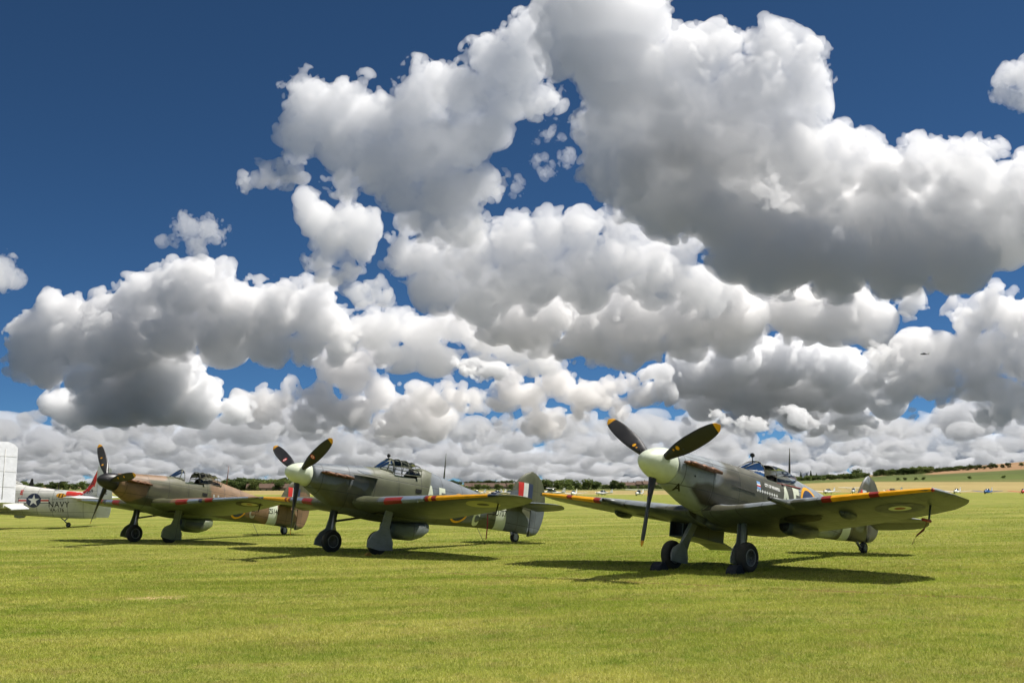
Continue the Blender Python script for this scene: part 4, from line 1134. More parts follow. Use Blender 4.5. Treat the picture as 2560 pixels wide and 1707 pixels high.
# ------------------------------------------------------------------ grey naval attack plane with a folded wing
def build_navy_plane():
    X, Y = -24.2, 62.0
    root = empty('navy_plane', Matrix.Translation((X, Y, gz1(X, Y))) @ Matrix.Rotation(R(-6), 4, 'Z'))
    FRAME[root.name] = Matrix.Identity(4)
    tag(root, 'pale grey naval attack plane with star insignia, red flash and folded white wing', 'attack plane')
    grey = paint('naval grey', srgb(204, 203, 198), [], .40, grime=.10)
    whitew = paint('folded wing white', srgb(206, 208, 212), [], .4, grime=.10, plane='xz', seams=False)
    # rows: x (aft of the tail wheel), half width, top, bottom, squareness, widest height
    st = [(-7.6, .70, 2.6, .95, 2.3, 1.7), (-5.0, .74, 2.62, .72, 2.4, 1.55), (-3.2, .68, 2.36, .64, 2.4, 1.45), (-2.0, .58, 2.18, .58, 2.4, 1.35), (-.8, .45, 2.04, .52, 2.3, 1.28), (.4, .30, 1.93, .47, 2.2, 1.22), (1.2, .18, 1.85, .46, 2.1, 1.2), (1.6, .10, 1.8, .47, 2.0, 1.2)]
    fus = fuselage(root, st, -7.6, 1.58, 70, grey)
    bv = bvh_of(fus)
    fin_t = [(1.75, .55, 2.45), (2.05, .95, 2.45), (2.4, 1.22, 2.44), (2.8, 1.42, 2.42), (3.1, 1.58, 2.36), (3.25, 1.75, 2.25), (3.31, 1.9, 2.1)]
    fn = vfin('fin', fin_t, 1.60, root, grey, 'fin', .2)
    rud_t = [(.52, 1.56, 2.30), (.8, 1.56, 2.40), (1.6, 1.56, 2.46), (2.4, 1.56, 2.44), (2.8, 1.56, 2.42), (3.1, 1.56, 2.36), (3.24, 1.56, 2.25), (3.29, 1.56, 2.0)]
    rd = vfin('rudder', rud_t, 1.585, root, whitew, 'rudder', .14)
    tw = dict(plan=[(.1, .30, 1.95, 1.62, .10), (1.2, .55, 1.90, 1.62, .09), (2.2, .80, 1.82, 1.62, .08), (2.45, .95, 1.72, 1.62, .06)], inc=0., camber=1.)
    for sgn in (-1, 1):
        tp = wing_part('tailplane', tw, [.1, .6, 1.2, 1.8, 2.2, 2.45], sgn, [grey, grey], root, 0, .64)
        wing_part('elevator', tw, [.3, .6, 1.2, 1.8, 2.2, 2.45], sgn, [whitew, whitew], tp, .65, 1.0, droop=R(6))
    # tail wheel
    s = part('tail_wheel_strut', join(tube([(.05, 0, .55), (-.18, 0, .34), (.02, 0, .14)], [.05, .045, .045], 8), tube([(-.42, 0, .52), (-.18, 0, .34)], .03, 8)), M['steel'], root)
    wheel(root, (.04, 0, .13), .135, .12, 'tail_wheel')
    part('belly_fairing', lathe([(0, 0), (.05, .1), (.3, .14), (.6, .1), (.7, 0)], (-3.1, 0, .60), (1, 0, 0), 12), grey, root)
    part('blade_antenna', prism([(-2.35, -.01, 2.2), (-2.05, -.01, 2.17), (-2.12, -.01, 2.62), (-2.22, -.01, 2.62)], (0, .02, 0)), M['dark'], root, False)
    part('hooked_antenna', tube([(-.62, 0, 2.0), (-.62, 0, 2.35), (-.5, 0, 2.46), (.0, 0, 2.46)], [.04, .035, .035, .02], 8), M['dark'], root)
    cn = part('canopy', strip([arch(-5.2, .45, 2.55, 3.15), arch(-4.2, .45, 2.45, 3.12), arch(-3.3, .40, 2.36, 2.72), arch(-2.8, .2, 2.3, 2.36)]), M['perspex'], root)
    bars('canopy_frame', [arch(-5.2, .455, 2.55, 3.155), arch(-4.2, .455, 2.45, 3.125), arch(-3.3, .405, 2.36, 2.725)], .02, grey, cn)
    # folded outer wing panel standing up over the fuselage, hinge ironwork below
    pan = []
    nrm = Vector((.42, -.74, .52)).normalized(); pu = Vector((.82, .46, 0)).normalized(); pu = (pu - nrm * pu.dot(nrm)).normalized(); pv = nrm.cross(pu) * -1
    if pv.z < 0: pv = -pv
    o0 = Vector((-1.45, -2.9, 1.35))
    for t, c0, th in ((0, 3.3, .26), (.9, 3.2, .25), (1.9, 3.1, .22), (2.9, 2.95, .18), (3.4, 2.85, .16), (3.62, 2.5, .12), (3.80, 1.8, .06)):
        back = 0.0 if t < 3.5 else (.18 if t < 3.7 else .5)
        up, lo_ = [], []
        for q in np.linspace(0, 1, 9):
            p = o0 + pv * t - pu * (c0 * q + back)
            e = th * math.sin(math.pi * min(1, q / .6) / 2) * (1 - max(0, q - .6) / .45)
            up.append(tuple(p + nrm * e * .35)); lo_.append(tuple(p - nrm * (e + .02)))
        pan.append(up + lo_[::-1])
    fw = part('folded_wing', loft(pan, True, True, True), whitew, root)
    fw.data.set_sharp_from_angle(angle=R(40))
    for t in (.95, 1.9, 2.85):
        part('panel_seam', tube([o0 + pv * t - pu * .02 + nrm * .03, o0 + pv * t - pu * 1.5 + nrm * .085, o0 + pv * t - pu * 2.9 + nrm * .045], .008, 5), grey, fw)
    part('aileron_gap', tube([o0 + pv * .2 - pu * .62 + nrm * .058, o0 + pv * 3.3 - pu * .60 + nrm * .045], .014, 5), grey, fw)
    part('wing_stub', join(box(-6.3, -2.2, -2.7, -.4, 1.05, 1.30)), grey, root, False, bevel=.05)
    for k in range(4):
        x = -4.4 + .6 * k
        part('hinge_arm', tube([(x, -2.6, 1.2), (x + .08, -2.75, 1.5), (x, -2.55, 1.75)], [.06, .05, .05], 8), M['steel'], fw)
    part('wing_flap', prism([(-2.3, -2.6, 1.22), (-1.8, -2.6, .98), (-1.8, -.8, .98), (-2.3, -.8, 1.22)], (0, 0, .05)), whitew, root, False)
    for sgn in (-1, 1):
        lg = part('undercarriage_leg', tube([(-5.2, sgn * 1.9, 1.1), (-5.5, sgn * 1.9, .4)], .09, 10), M['steel'], root)
        wheel(root, (-5.5, sgn * 1.9, .40), .40, .26)
    # markings on the port side
    star = []
    Rs, rs = .335, .335 * .382
    V = [(0, 0)] + [((Rs if k % 2 == 0 else rs) * math.sin(math.pi * k / 5), (Rs if k % 2 == 0 else rs) * math.cos(math.pi * k / 5)) for k in range(10)]
    F = [(0, 1 + k, 1 + (k + 1) % 10) for k in range(10)]
    cx, cz = -1.72, 1.44
    Vd, Fd, Bd = disc_outline([.385], 36)
    decal('insignia_disc', Vd, Fd, (cx, 0, cz), (1, 0, 0), (0, 0, 1), (0, 1, 0), bv, M['blue'], root)
    decal('insignia_star', V, F, (cx, 0, cz), (1, 0, 0), (0, 0, 1), (0, 1, 0), bv, M['white'], root, lift=.010)
    for a, b in ((-.84, -.36), (.36, .84)):
        Vr, Fr = rect(a, b, -.16, .16)
        decal('insignia_bar_edge', Vr, Fr, (cx, 0, cz), (1, 0, 0), (0, 0, 1), (0, 1, 0), bv, M['blue'], root)
        Vr, Fr = rect(a + .03, b - .03, -.125, .125)
        decal('insignia_bar', Vr, Fr, (cx, 0, cz), (1, 0, 0), (0, 0, 1), (0, 1, 0), bv, M['white'], root, lift=.010)
        Vr, Fr = rect(a + .03, b - .03, -.04, .04)
        decal('insignia_stripe', Vr, Fr, (cx, 0, cz), (1, 0, 0), (0, 0, 1), (0, 1, 0), bv, M['brightred'], root, lift=.014)
    side_text('NAVY', -.36, 1.21, .42, M['dark'], root, bv, .92, .006, 'navy_lettering', spacing=1.15)
    side_text('VA-176', -.46, .92, .28, M['dark'], root, bv, .9, .004, 'squadron_lettering')
    side_text('USS INTREPID', -.42, 1.50, .10, M['dark'], root, bv, 1.0, 0, 'ship_lettering')
    side_text('E', -2.42, 1.86, .34, M['brightred'], root, bv, .9, .012, 'award_letter')
    fb = bvh_of(fn); rb = bvh_of(rd)
    side_text('A', 1.36, 2.36, .5, M['dark'], fn, fb, .8, .01, 'tail_letter')
    side_text('269', 1.22, 1.93, .30, M['dark'], fn, fb, .85, .006, 'tail_number')
    side_text('22', 2.02, 1.88, .32, M['dark'], rd, rb, .95, .006, 'tail_number')
    # red flash running up the fillet onto the fin
    poly = [(-.05, 1.70), (.30, 1.70), (.36, 1.64), (.72, 1.76), (.78, 1.70), (1.10, 1.96), (1.14, 1.88), (1.42, 2.22), (1.46, 2.14), (1.58, 2.50), (1.58, 3.08), (1.40, 2.80), (1.12, 2.50), (.86, 2.28), (.56, 2.10), (.26, 1.98), (-.05, 1.92)]
    decal('red_flash', poly, [tuple(range(len(poly)))], (0, 0, 0), (1, 0, 0), (0, 0, 1), (0, 1, 0), bv, M['brightred'], root)
    decal('red_flash', poly, [tuple(range(len(poly)))], (0, 0, 0), (1, 0, 0), (0, 0, 1), (0, 1, 0), fb, M['brightred'], fn)
    Vd, Fd, Bd = disc_outline([.13], 20)
    decal('squadron_badge', [(a * 2.1, b) for a, b in Vd], Fd, (-.28, 0, 1.70), (1, 0, -.1), (0, 0, 1), (0, 1, 0), bv, M['yellow'], root)
    for k in range(2):
        Vr, Fr = rect(-.03, .03, -.11, .11)
        decal('badge_stripe', Vr, Fr, (-.38 + .17 * k, 0, 1.70), (1, 0, 0), (0.2, 0, 1), (0, 1, 0), bv, M['dark'], root, lift=.009)
    return root
build_navy_plane()

# ------------------------------------------------------------------ light aircraft parked across the airfield
def light_plane_meshes(high):
    st = [(-2.6, .22, .95, .52, 2.2, .74), (-2.2, .42, 1.12, .36, 2.4, .72), (-1.2, .54, 1.30, .28, 2.5, .72), (0, .55, 1.32, .28, 2.5, .72), (1.0, .45, 1.18, .36, 2.4, .76), (2.4, .24, 1.02, .55, 2.2, .8), (4.0, .08, .96, .74, 2.0, .86)]
    P = {}
    P['body'] = loft([fus_ring(st, x, 16) for x in np.linspace(-2.6, 4.0, 18)], True, True, True)
    P['cabin'] = strip([arch(-1.2, .40, 1.22, 1.26), arch(-.6, .46, 1.2, 1.78 if not high else 1.9), arch(.5, .46, 1.2, 1.80 if not high else 1.95), arch(1.5, .26, 1.1, 1.2)])
    z = 2.0 if high else .55
    wv = []
    for sgn in (-1, 1):
        rings = []
        for s, le, te, zz, t in ((.3, -.75, .9, z, .12), (3.2, -.7, .85, z + (.08 if high else .32), .12), (5.0, -.55, .6, z + (.12 if high else .5), .11), (5.2, -.3, .45, z + (.13 if high else .52), .05)):
            c = te - le
            rings.append([(le + q * c, sgn * s, zz + e * t * c * .55) for q, e in ((0, 0), (.15, .8), (.4, 1), (1, 0), (.4, -.5), (.15, -.5))])
        wv.append(loft(rings, True, True, True))
    P['wing'] = wv
    P['tailplane'] = join(*[prism([(3.1, sgn * .05, .96), (3.3, sgn * 1.6, .96), (3.95, sgn * 1.6, .96), (4.0, sgn * .05, .96)], (0, 0, .05)) for sgn in (-1, 1)])
    P['fin'] = prism([(2.9, -.03, .98), (3.6, -.03, 2.25), (4.15, -.03, 2.25), (4.1, -.03, .8)], (0, .06, 0))
    P['propeller'] = join(box(-2.68, -2.64, -.06, .06, .02, 1.46), lathe([(0, 0), (.02, .08), (.2, .14), (.21, 0)], (-2.85, 0, .74), (1, 0, 0), 10))
    lg = []
    for (x, y, zt) in ((-1.9, 0, .45), (.2, -1.1, .5), (.2, 1.1, .5)):
        lg.append(join(tube([(x, y * .75, zt), (x, y, .18)], .04, 6)))
    P['legs'] = lg
    P['wheels'] = [lathe([(-.07, .05), (-.07, .14), (0, .18), (.07, .14), (.07, .05)], (x, y, .18), (0, 1, 0), 12) for (x, y, zt) in ((-1.9, 0, 0), (.2, -1.1, 0), (.2, 1.1, 0))]
    if high: P['struts'] = [tube([(-.1, s * .5, .55), (-.1, s * 2.6, 2.03)], .04, 6) for s in (-1, 1)]
    return P
LPW = simple('light plane white', srgb(226, 226, 222), .35, vary=.05)
LPB = simple('light plane blue', srgb(40, 92, 160), .35, vary=.08)
LPR = simple('light plane red', srgb(200, 54, 40), .35, vary=.08)
LPN = simple('light plane navy', srgb(34, 44, 78), .35, vary=.08)
CABG = simple('tinted cabin glazing', srgb(52, 62, 70), .12, vary=.1)
def light_plane(high, px, Yd, yaw, body, wing, label, scale=1.0):
    Xd = (px - 1280) / 2811.0 * Yd * .992
    root = empty('light_aircraft', Matrix.Translation((Xd, Yd, gz1(Xd, Yd))) @ Matrix.Rotation(yaw, 4, 'Z') @ Matrix.Scale(scale, 4))
    FRAME[root.name] = Matrix.Identity(4)
    P = light_plane_meshes(high)
    part('fuselage', P['body'], body, root)
    part('cabin_window', P['cabin'], CABG, root)
    for v in P['wing']: part('wing', v, wing, root, 'auto')
    part('tailplane', P['tailplane'], wing, root, False)
    part('fin', P['fin'], LPW if body is not LPW else wing, root, False)
    part('propeller', P['propeller'], M['dark'], root, False)
    for v in P['legs']: part('leg', v, LPW, root)
    for v in P['wheels']: part('wheel', v, M['rubber'], root)
    for v in P.get('struts', ()): part('wing_strut', v, LPW, root)
    tag(root, label, 'light aircraft', 'light aircraft parked across the field')
    return root
for a in ((False, 1189, 420, R(20), LPW, LPW, 'white light aircraft half hidden behind the green fighter spine'),
          (False, 1243, 415, R(35), LPN, LPW, 'navy nosed light aircraft with white wings beside the green fighter'),
          (False, 1274, 430, R(150), LPW, LPW, 'white light aircraft just before the green fighter fin'),
          (True, 1378, 400, R(10), LPW, LPW, 'large white high wing aircraft with tall fin near the round tree', 1.25),
          (False, 1434, 405, R(70), LPW, LPW, 'white light aircraft seen head on between two others on the field edge'),
          (False, 1507, 410, R(25), LPW, LPW, 'white low wing aircraft parked before the village houses'),
          (True, 1597, 400, R(60), LPW, LPW, 'white high wing aircraft parked beside the drooping propeller blade'),
          (False, 2070, 395, R(40), LPW, LPW, 'white low wing aircraft beyond the roundel of the clipped fighter'),
          (True, 2133, 400, R(65), LPW, LPW, 'white high wing aircraft partly behind the clipped fighter fin'),
          (False, 2230, 400, R(15), LPR, LPW, 'red nosed white light aircraft above the striped wing'),
          (False, 2314, 410, R(30), LPW, LPW, 'white light aircraft mostly hidden behind the yellow wing stripe'),
          (False, 2391, 395, R(50), LPW, LPW, 'white low wing aircraft beyond the clipped wing tip'),
          (False, 2468, 385, R(45), LPB, LPB, 'bright blue low wing light aircraft on the field edge'),
          (False, 2558, 385, R(55), LPR, LPR, 'red low wing light aircraft beside the blue one')):
    light_plane(*a)
fly = light_plane(False, 2325, 900, R(-20), M['dark'], M['dark'], 'dark aircraft flying below the white cloud')
fly.location.z = EYE + (1212 - 888) / 2811 * 900
fly.rotation_euler = (R(12), R(4), R(-15))
fly['group'] = 'aircraft in flight'; fly['category'] = 'aircraft'
for ch in list(fly.children):
    if ch.name.split('.')[0] in ('leg', 'wheel'): bpy.data.objects.remove(ch)

# ------------------------------------------------------------------ trees, hedges, houses beyond the field
def leaf_mat(name, a, b):
    m, nt, p = mat_new(name)
    oi = nd(nt, 'ShaderNodeObjectInfo'); tc = nd(nt, 'ShaderNodeTexCoord')
    c = mixc(nt, ramp(nt, noise(nt, tc.outputs['Object'], .8, 3), .35, .65), a, b)
    c = mixc(nt, 1.0, c, ramp(nt, oi.outputs['Random'], 0, 1, .75, 1.25), 'MULTIPLY')
    nt.nodes.remove(p)
    df = nd(nt, 'ShaderNodeBsdfDiffuse'); tl = nd(nt, 'ShaderNodeBsdfTranslucent'); mx = nd(nt, 'ShaderNodeMixShader'); mx.inputs[0].default_value = .35
    nt.links.new(c, df.inputs[0]); nt.links.new(c, tl.inputs[0]); nt.links.new(df.outputs[0], mx.inputs[1]); nt.links.new(tl.outputs[0], mx.inputs[2])
    nt.links.new(mx.outputs[0], nt.nodes['Material Output'].inputs[0])
    return m
LEAF = [leaf_mat('dark leaves', srgb(84, 100, 62), srgb(112, 126, 78)), leaf_mat('mid leaves', srgb(102, 120, 70), srgb(134, 142, 86)), leaf_mat('conifer needles', srgb(52, 68, 46), srgb(70, 84, 54))]
BARK = simple('bark', srgb(84, 72, 58), .9)
def tree_proto(kind, seed, h=10.0):
    rng = np.random.default_rng(seed)
    V, F = [], []
    def clump(c, r):
        n = rng.standard_normal((3, 3)); 
        for k in range(2):
            a = rng.standard_normal(3); a /= np.linalg.norm(a); b = np.cross(a, rng.standard_normal(3)); b /= np.linalg.norm(b)
            i = len(V)
            V.extend([tuple(c - a * r), tuple(c - b * r * .7), tuple(c + a * r), tuple(c + b * r * .7)]); F.append((i, i + 1, i + 2, i + 3))
    if kind == 2:
        for k in range(170):
            t = rng.uniform(0, 1) ** .8; z = h * (.12 + .88 * t); rr = h * .17 * (1 - t) + .1
            a = rng.uniform(0, 2 * math.pi); q = rr * rng.uniform(.45, 1.1)
            clump(np.array((math.cos(a) * q, math.sin(a) * q, z)), rng.uniform(.35, .7) * (1.1 - .5 * t))
    else:
        lobes = [(np.array((rng.uniform(-.26, .26) * h, rng.uniform(-.26, .26) * h, h * rng.uniform(.20, .80))), h * rng.uniform(.15, .25)) for _ in range(12)]
        for c, r in lobes:
            for k in range(34):
                n = rng.standard_normal(3); n /= np.linalg.norm(n)
                clump(c + n * r * rng.uniform(.6, 1.08) * np.array((1, 1, .85)), rng.uniform(.4, .8))
    crown = new_mesh('crown', V, F, False)
    crown.materials.append(LEAF[kind])
    tk = [tube([(0, 0, -.4), (0.05, 0, h * .3), (.1, .05, h * .62)], [.22, .17, .07], 7)]
    if kind != 2:
        for k in range(4):
            a = rng.uniform(0, 6.28); tk.append(tube([(0, 0, h * .28), (math.cos(a) * h * .18, math.sin(a) * h * .18, h * .55)], [.10, .04], 5))
    vf = join(*tk)
    trunk = new_mesh('trunk', vf[0], vf[1], True); trunk.materials.append(BARK)
    return trunk, crown
PROTO = {k: [tree_proto(k, 40 + 7 * k + i) for i in range(3)] for k in (0, 1, 2)}
TRNG = np.random.default_rng(5)
def tree(px, Yd, h, kind, label, group, squat=1.0, sink=0.0):
    Xd = (px - 1280) / 2811.0 * Yd * .992
    tr, cr = PROTO[kind][int(TRNG.integers(3))]
    s = h / 10.0 * (.86 if px > 1900 else 1.0)
    root = bpy.data.objects.new('tree', None); COL.objects.link(root)
    root.location = (Xd, Yd, gz1(Xd, Yd) - sink - .08 * h); root.rotation_euler = (0, 0, TRNG.uniform(0, 6.28))
    root.scale = (s * squat, s * squat, s)
    for nm, me in (('trunk', tr), ('crown', cr)):
        o = bpy.data.objects.new(nm, me); COL.objects.link(o); o.parent = root
    tag(root, label, 'tree', group)
    return root
def tree_row(px0, px1, Yd, n, h0, h1, kind, label, group, squat=1.1, dy=25, sink=0.0):
    for i in range(n):
        px = px0 + (px1 - px0) * (i + TRNG.uniform(.1, .9)) / n
        h = TRNG.uniform(h0, h1); kd = kind if kind >= 0 else int(TRNG.integers(2))
        q = (h - h0) / max(h1 - h0, .01)
        word = ('low', 'middling', 'tall')[min(2, int(q * 3))] + (' dark' if kd == 0 else ' paler')
        tree(px, Yd + TRNG.uniform(-dy, dy), h, kd, word + ' ' + label.replace('dark ', '').replace('paler ', '').replace('low ', ''), group, squat, sink)
tree_row(560, 760, 800, 26, 6.5, 9.5, -1, 'leafy tree in the wood behind the brown fighter', 'trees of the wood behind the brown fighter', 1.3)
tree_row(560, 730, 1500, 16, 8, 14, 0, 'dark tree on the far ridge behind the brown fighter', 'trees on the far ridge behind the brown fighter', 1.4)
tree_row(1090, 1390, 2000, 40, 6, 10, 0, 'dark tree on the distant ridge behind the green fighter', 'trees on the distant ridge behind the green fighter', 1.5)
tree_row(1150, 1300, 900, 9, 3, 6, 1, 'bushy tree at the wheat edge behind the green fighter', 'trees at the wheat edge behind the green fighter', 1.5)
tree_row(1330, 1500, 900, 15, 6, 10, -1, 'round leafy tree before the village between the fighters', 'trees before the village between the fighters', 1.5)
tree(1533, 950, 9.5, 0, 'tall dark round tree above the village roofs', None, 1.5)
tree(1553, 950, 7.0, 0, 'smaller dark tree among the village roofs', None, 1.4)
tree_row(1500, 1720, 1000, 16, 3, 5, 1, 'garden bush among the village houses', 'bushes among the village houses', 1.6)
tree_row(0, 560, 900, 40, 5, 8, -1, 'tree behind the navy plane and brown fighter', 'trees behind the navy plane', 1.4)
for px, h in ((1985, 8), (2003, 13), (2018, 11), (2028, 15), (2042, 10)):
    tree(px, 1500, h, 2, 'conifer standing above the scrub beyond the clipped fighter', 'conifers above the scrub', 1.2)
tree_row(1960, 2145, 1350, 40, 5, 9, -1, 'scrub tree of the thicket beyond the clipped fighter cockpit', 'scrub thicket trees', 1.7, 60)
tree(2144, 1450, 15, 0, 'lone tall round tree beside the thicket', None, 1.2)
tree_row(2150, 2170, 1400, 4, 7, 9, 1, 'small tree beside the lone tall round tree', 'small trees by the lone tree', 1.5)
tree_row(2184, 2330, 1480, 24, 8, 13, -1, 'dark round tree of the belt above the striped wing', 'tree belt above the striped wing', 1.5, 40)
tree_row(2260, 2330, 1700, 9, 7, 11, 1, 'paler tree on the slope behind the tree belt', 'trees on the slope behind the belt', 1.5, 40)
tree_row(2335, 2400, 1500, 12, 6, 9, 0, 'hedge tree bordering the stubble field', 'hedge trees bordering the stubble', 1.7, 20)
for px, h in ((2408, 9), (2416, 8), (2428, 10), (2438, 8), (2451, 9), (2464, 6), (2475, 7), (2484, 10), (2493, 6), (2509, 7), (2522, 9), (2556, 7)):
    tree(px, 1460, h, 0, 'single tree in the spaced row across the slope', 'spaced row across the slope', 1.3)
tree_row(2370, 2460, 2150, 18, 5, 9, 0, 'distant tree on the crest of the stubble hill', 'trees on the hill crest', 1.5, 20)
for px in (2245, 2263, 2290, 2310, 2425, 2510): tree(px, 1050, 3.5, 1, 'low bush in the meadow below the tree belt', 'low meadow bushes', 1.8)

BRICK = simple('pale house wall', srgb(150, 136, 118), .9, vary=.1); ROOF = simple('brown roof tiles', srgb(98, 78, 64), .9, vary=.2, scale=1.5); WIN = simple('dark window', srgb(50, 54, 60), .2)
def house(px, Yd, L, hh, label, yaw):
    Xd = (px - 1280) / 2811.0 * Yd * .992
    root = empty('house', Matrix.Translation((Xd, Yd, gz1(Xd, Yd) - .3)) @ Matrix.Rotation(yaw, 4, 'Z'))
    FRAME[root.name] = Matrix.Identity(4)
    D = 3.6
    part('wall', box(-L / 2, L / 2, -D, D, 0, hh), BRICK, root, False)
    part('wall_gable', prism([(-L / 2, -D, hh), (-L / 2, D, hh), (-L / 2, 0, hh + 2.6)], (L, 0, 0)), BRICK, root, False)
    rf = part('roof', join(prism([(-L / 2 - .3, -D - .5, hh - .25), (-L / 2 - .3, 0, hh + 2.75), (-L / 2 - .3, 0, hh + 3.0), (-L / 2 - .3, -D - .55, hh)], (L + .6, 0, 0)), prism([(-L / 2 - .3, D + .5, hh - .25), (-L / 2 - .3, 0.01, hh + 2.75), (-L / 2 - .3, 0.01, hh + 3.0), (-L / 2 - .3, D + .55, hh)], (L + .6, 0, 0))), ROOF, root, False)
    part('chimney', box(L / 4, L / 4 + .7, -.4, .4, hh + 2.2, hh + 4.0), ROOF, rf, False)
    for k in range(3):
        x = -L / 2 + L * (k + .5) / 3
        part('window', box(x - .6, x + .6, -D - .04, -D - .005, hh - 1.9, hh - .8), WIN, root, False)
    return tag(root, label, 'house', 'village houses beyond the field')
for px in (1178, 1198, 1218, 1236, 1256, 1284): house(px, 1000, 12, 2.4, 'low brown roofed house behind the green fighter wing', R(8))
for px in (1546, 1562, 1577, 1590, 1604, 1618, 1632, 1648, 1664, 1690, 1720): house(px, 1060, 10, 4.2 if px > 1590 else 3.2, 'brown roofed village house between the two nearer fighters', R(float(TRNG.uniform(-25, 25))))
for px in (640, 668, 700): house(px, 780, 12, 2.0, 'low brown roofed house among trees behind the brown fighter', R(5))
house(1973, 1200, 14, 3.0, 'red roofed barn beside the thicket beyond the clipped fighter', R(0)).children[2].data.materials[0] = simple('red barn roof', srgb(150, 62, 44), .8)
# ------------------------------------------------------------------ clouds: closed billowing bodies of droplets, kilometres away
def pix_ray(u, v):
    x = (u - 1280) / FPX; y = -(v - 853.5) / FPX
    c, s = math.cos(PITCH), math.sin(PITCH)
    d = np.array([x, c - y * s, s + y * c])
    return d / d[1]

def periodic_noise(N, cells, seed):
    rng = np.random.default_rng(seed)
    out = np.zeros((N, N, N), np.float32)
    for cell, amp, billow in cells:
        n = N // cell
        a = rng.standard_normal((n, n, n)).astype(np.float32)
        t = np.arange(N) / cell; i = t.astype(int); f = (t - i)
        W = ((1 - f) ** 3 / 6, (3 * f ** 3 - 6 * f ** 2 + 4) / 6, (-3 * f ** 3 + 3 * f ** 2 + 3 * f + 1) / 6, f ** 3 / 6)
        Mx = np.zeros((N, n), np.float32); r = np.arange(N)
        for k, wk in enumerate(W): np.add.at(Mx, (r, (i + k) % n), wk)
        for ax in range(3): a = np.moveaxis(np.tensordot(Mx, a, axes=(1, ax)), 0, ax)
        a = a / a.std()
        if billow: a = (np.abs(a) - 0.8) * 1.5
        out += amp * a
    return out

TILE_A = periodic_noise(192, ((48, .50, True), (24, .64, True), (12, .66, True), (6, .42, True), (3, .16, False)), 3)
TILE_B = periodic_noise(120, ((30, .5, False), (15, .45, True), (5, .46, True), (3, .36, False)), 9)

def cloud_mat(name, density, g=0.35, col=(1, 1, 1, 1)):
    m = bpy.data.materials.new(name); m.use_nodes = True
    nt = m.node_tree; nt.nodes.clear()
    out = nt.nodes.new('ShaderNodeOutputMaterial')
    v = nt.nodes.new('ShaderNodeVolumePrincipled')
    v.inputs['Color'].default_value = col; v.inputs['Density'].default_value = density; v.inputs['Anisotropy'].default_value = g
    v.inputs['Absorption Color'].default_value = (0, 0, 0, 1); v.inputs['Density Attribute'].default_value = ''
    v.inputs['Emission Strength'].default_value = 0.0; v.inputs['Blackbody Intensity'].default_value = 0.0
    nt.links.new(v.outputs[0], out.inputs['Volume'])
    return m

def poly_mesh(name, pts, tris, quads):
    me = bpy.data.meshes.new(name)
    me.vertices.add(len(pts)); me.vertices.foreach_set('co', np.ascontiguousarray(pts, dtype=np.float32).ravel())
    nt_, nq = len(tris), len(quads)
    li = np.concatenate([np.asarray(tris, dtype=np.int32).ravel(), np.asarray(quads, dtype=np.int32).ravel()])
    ls = np.concatenate([np.arange(nt_, dtype=np.int32) * 3, nt_ * 3 + np.arange(nq, dtype=np.int32) * 4])
    me.loops.add(len(li)); me.polygons.add(nt_ + nq)
    me.loops.foreach_set('vertex_index', li); me.polygons.foreach_set('loop_start', ls)
    me.update()
    return me

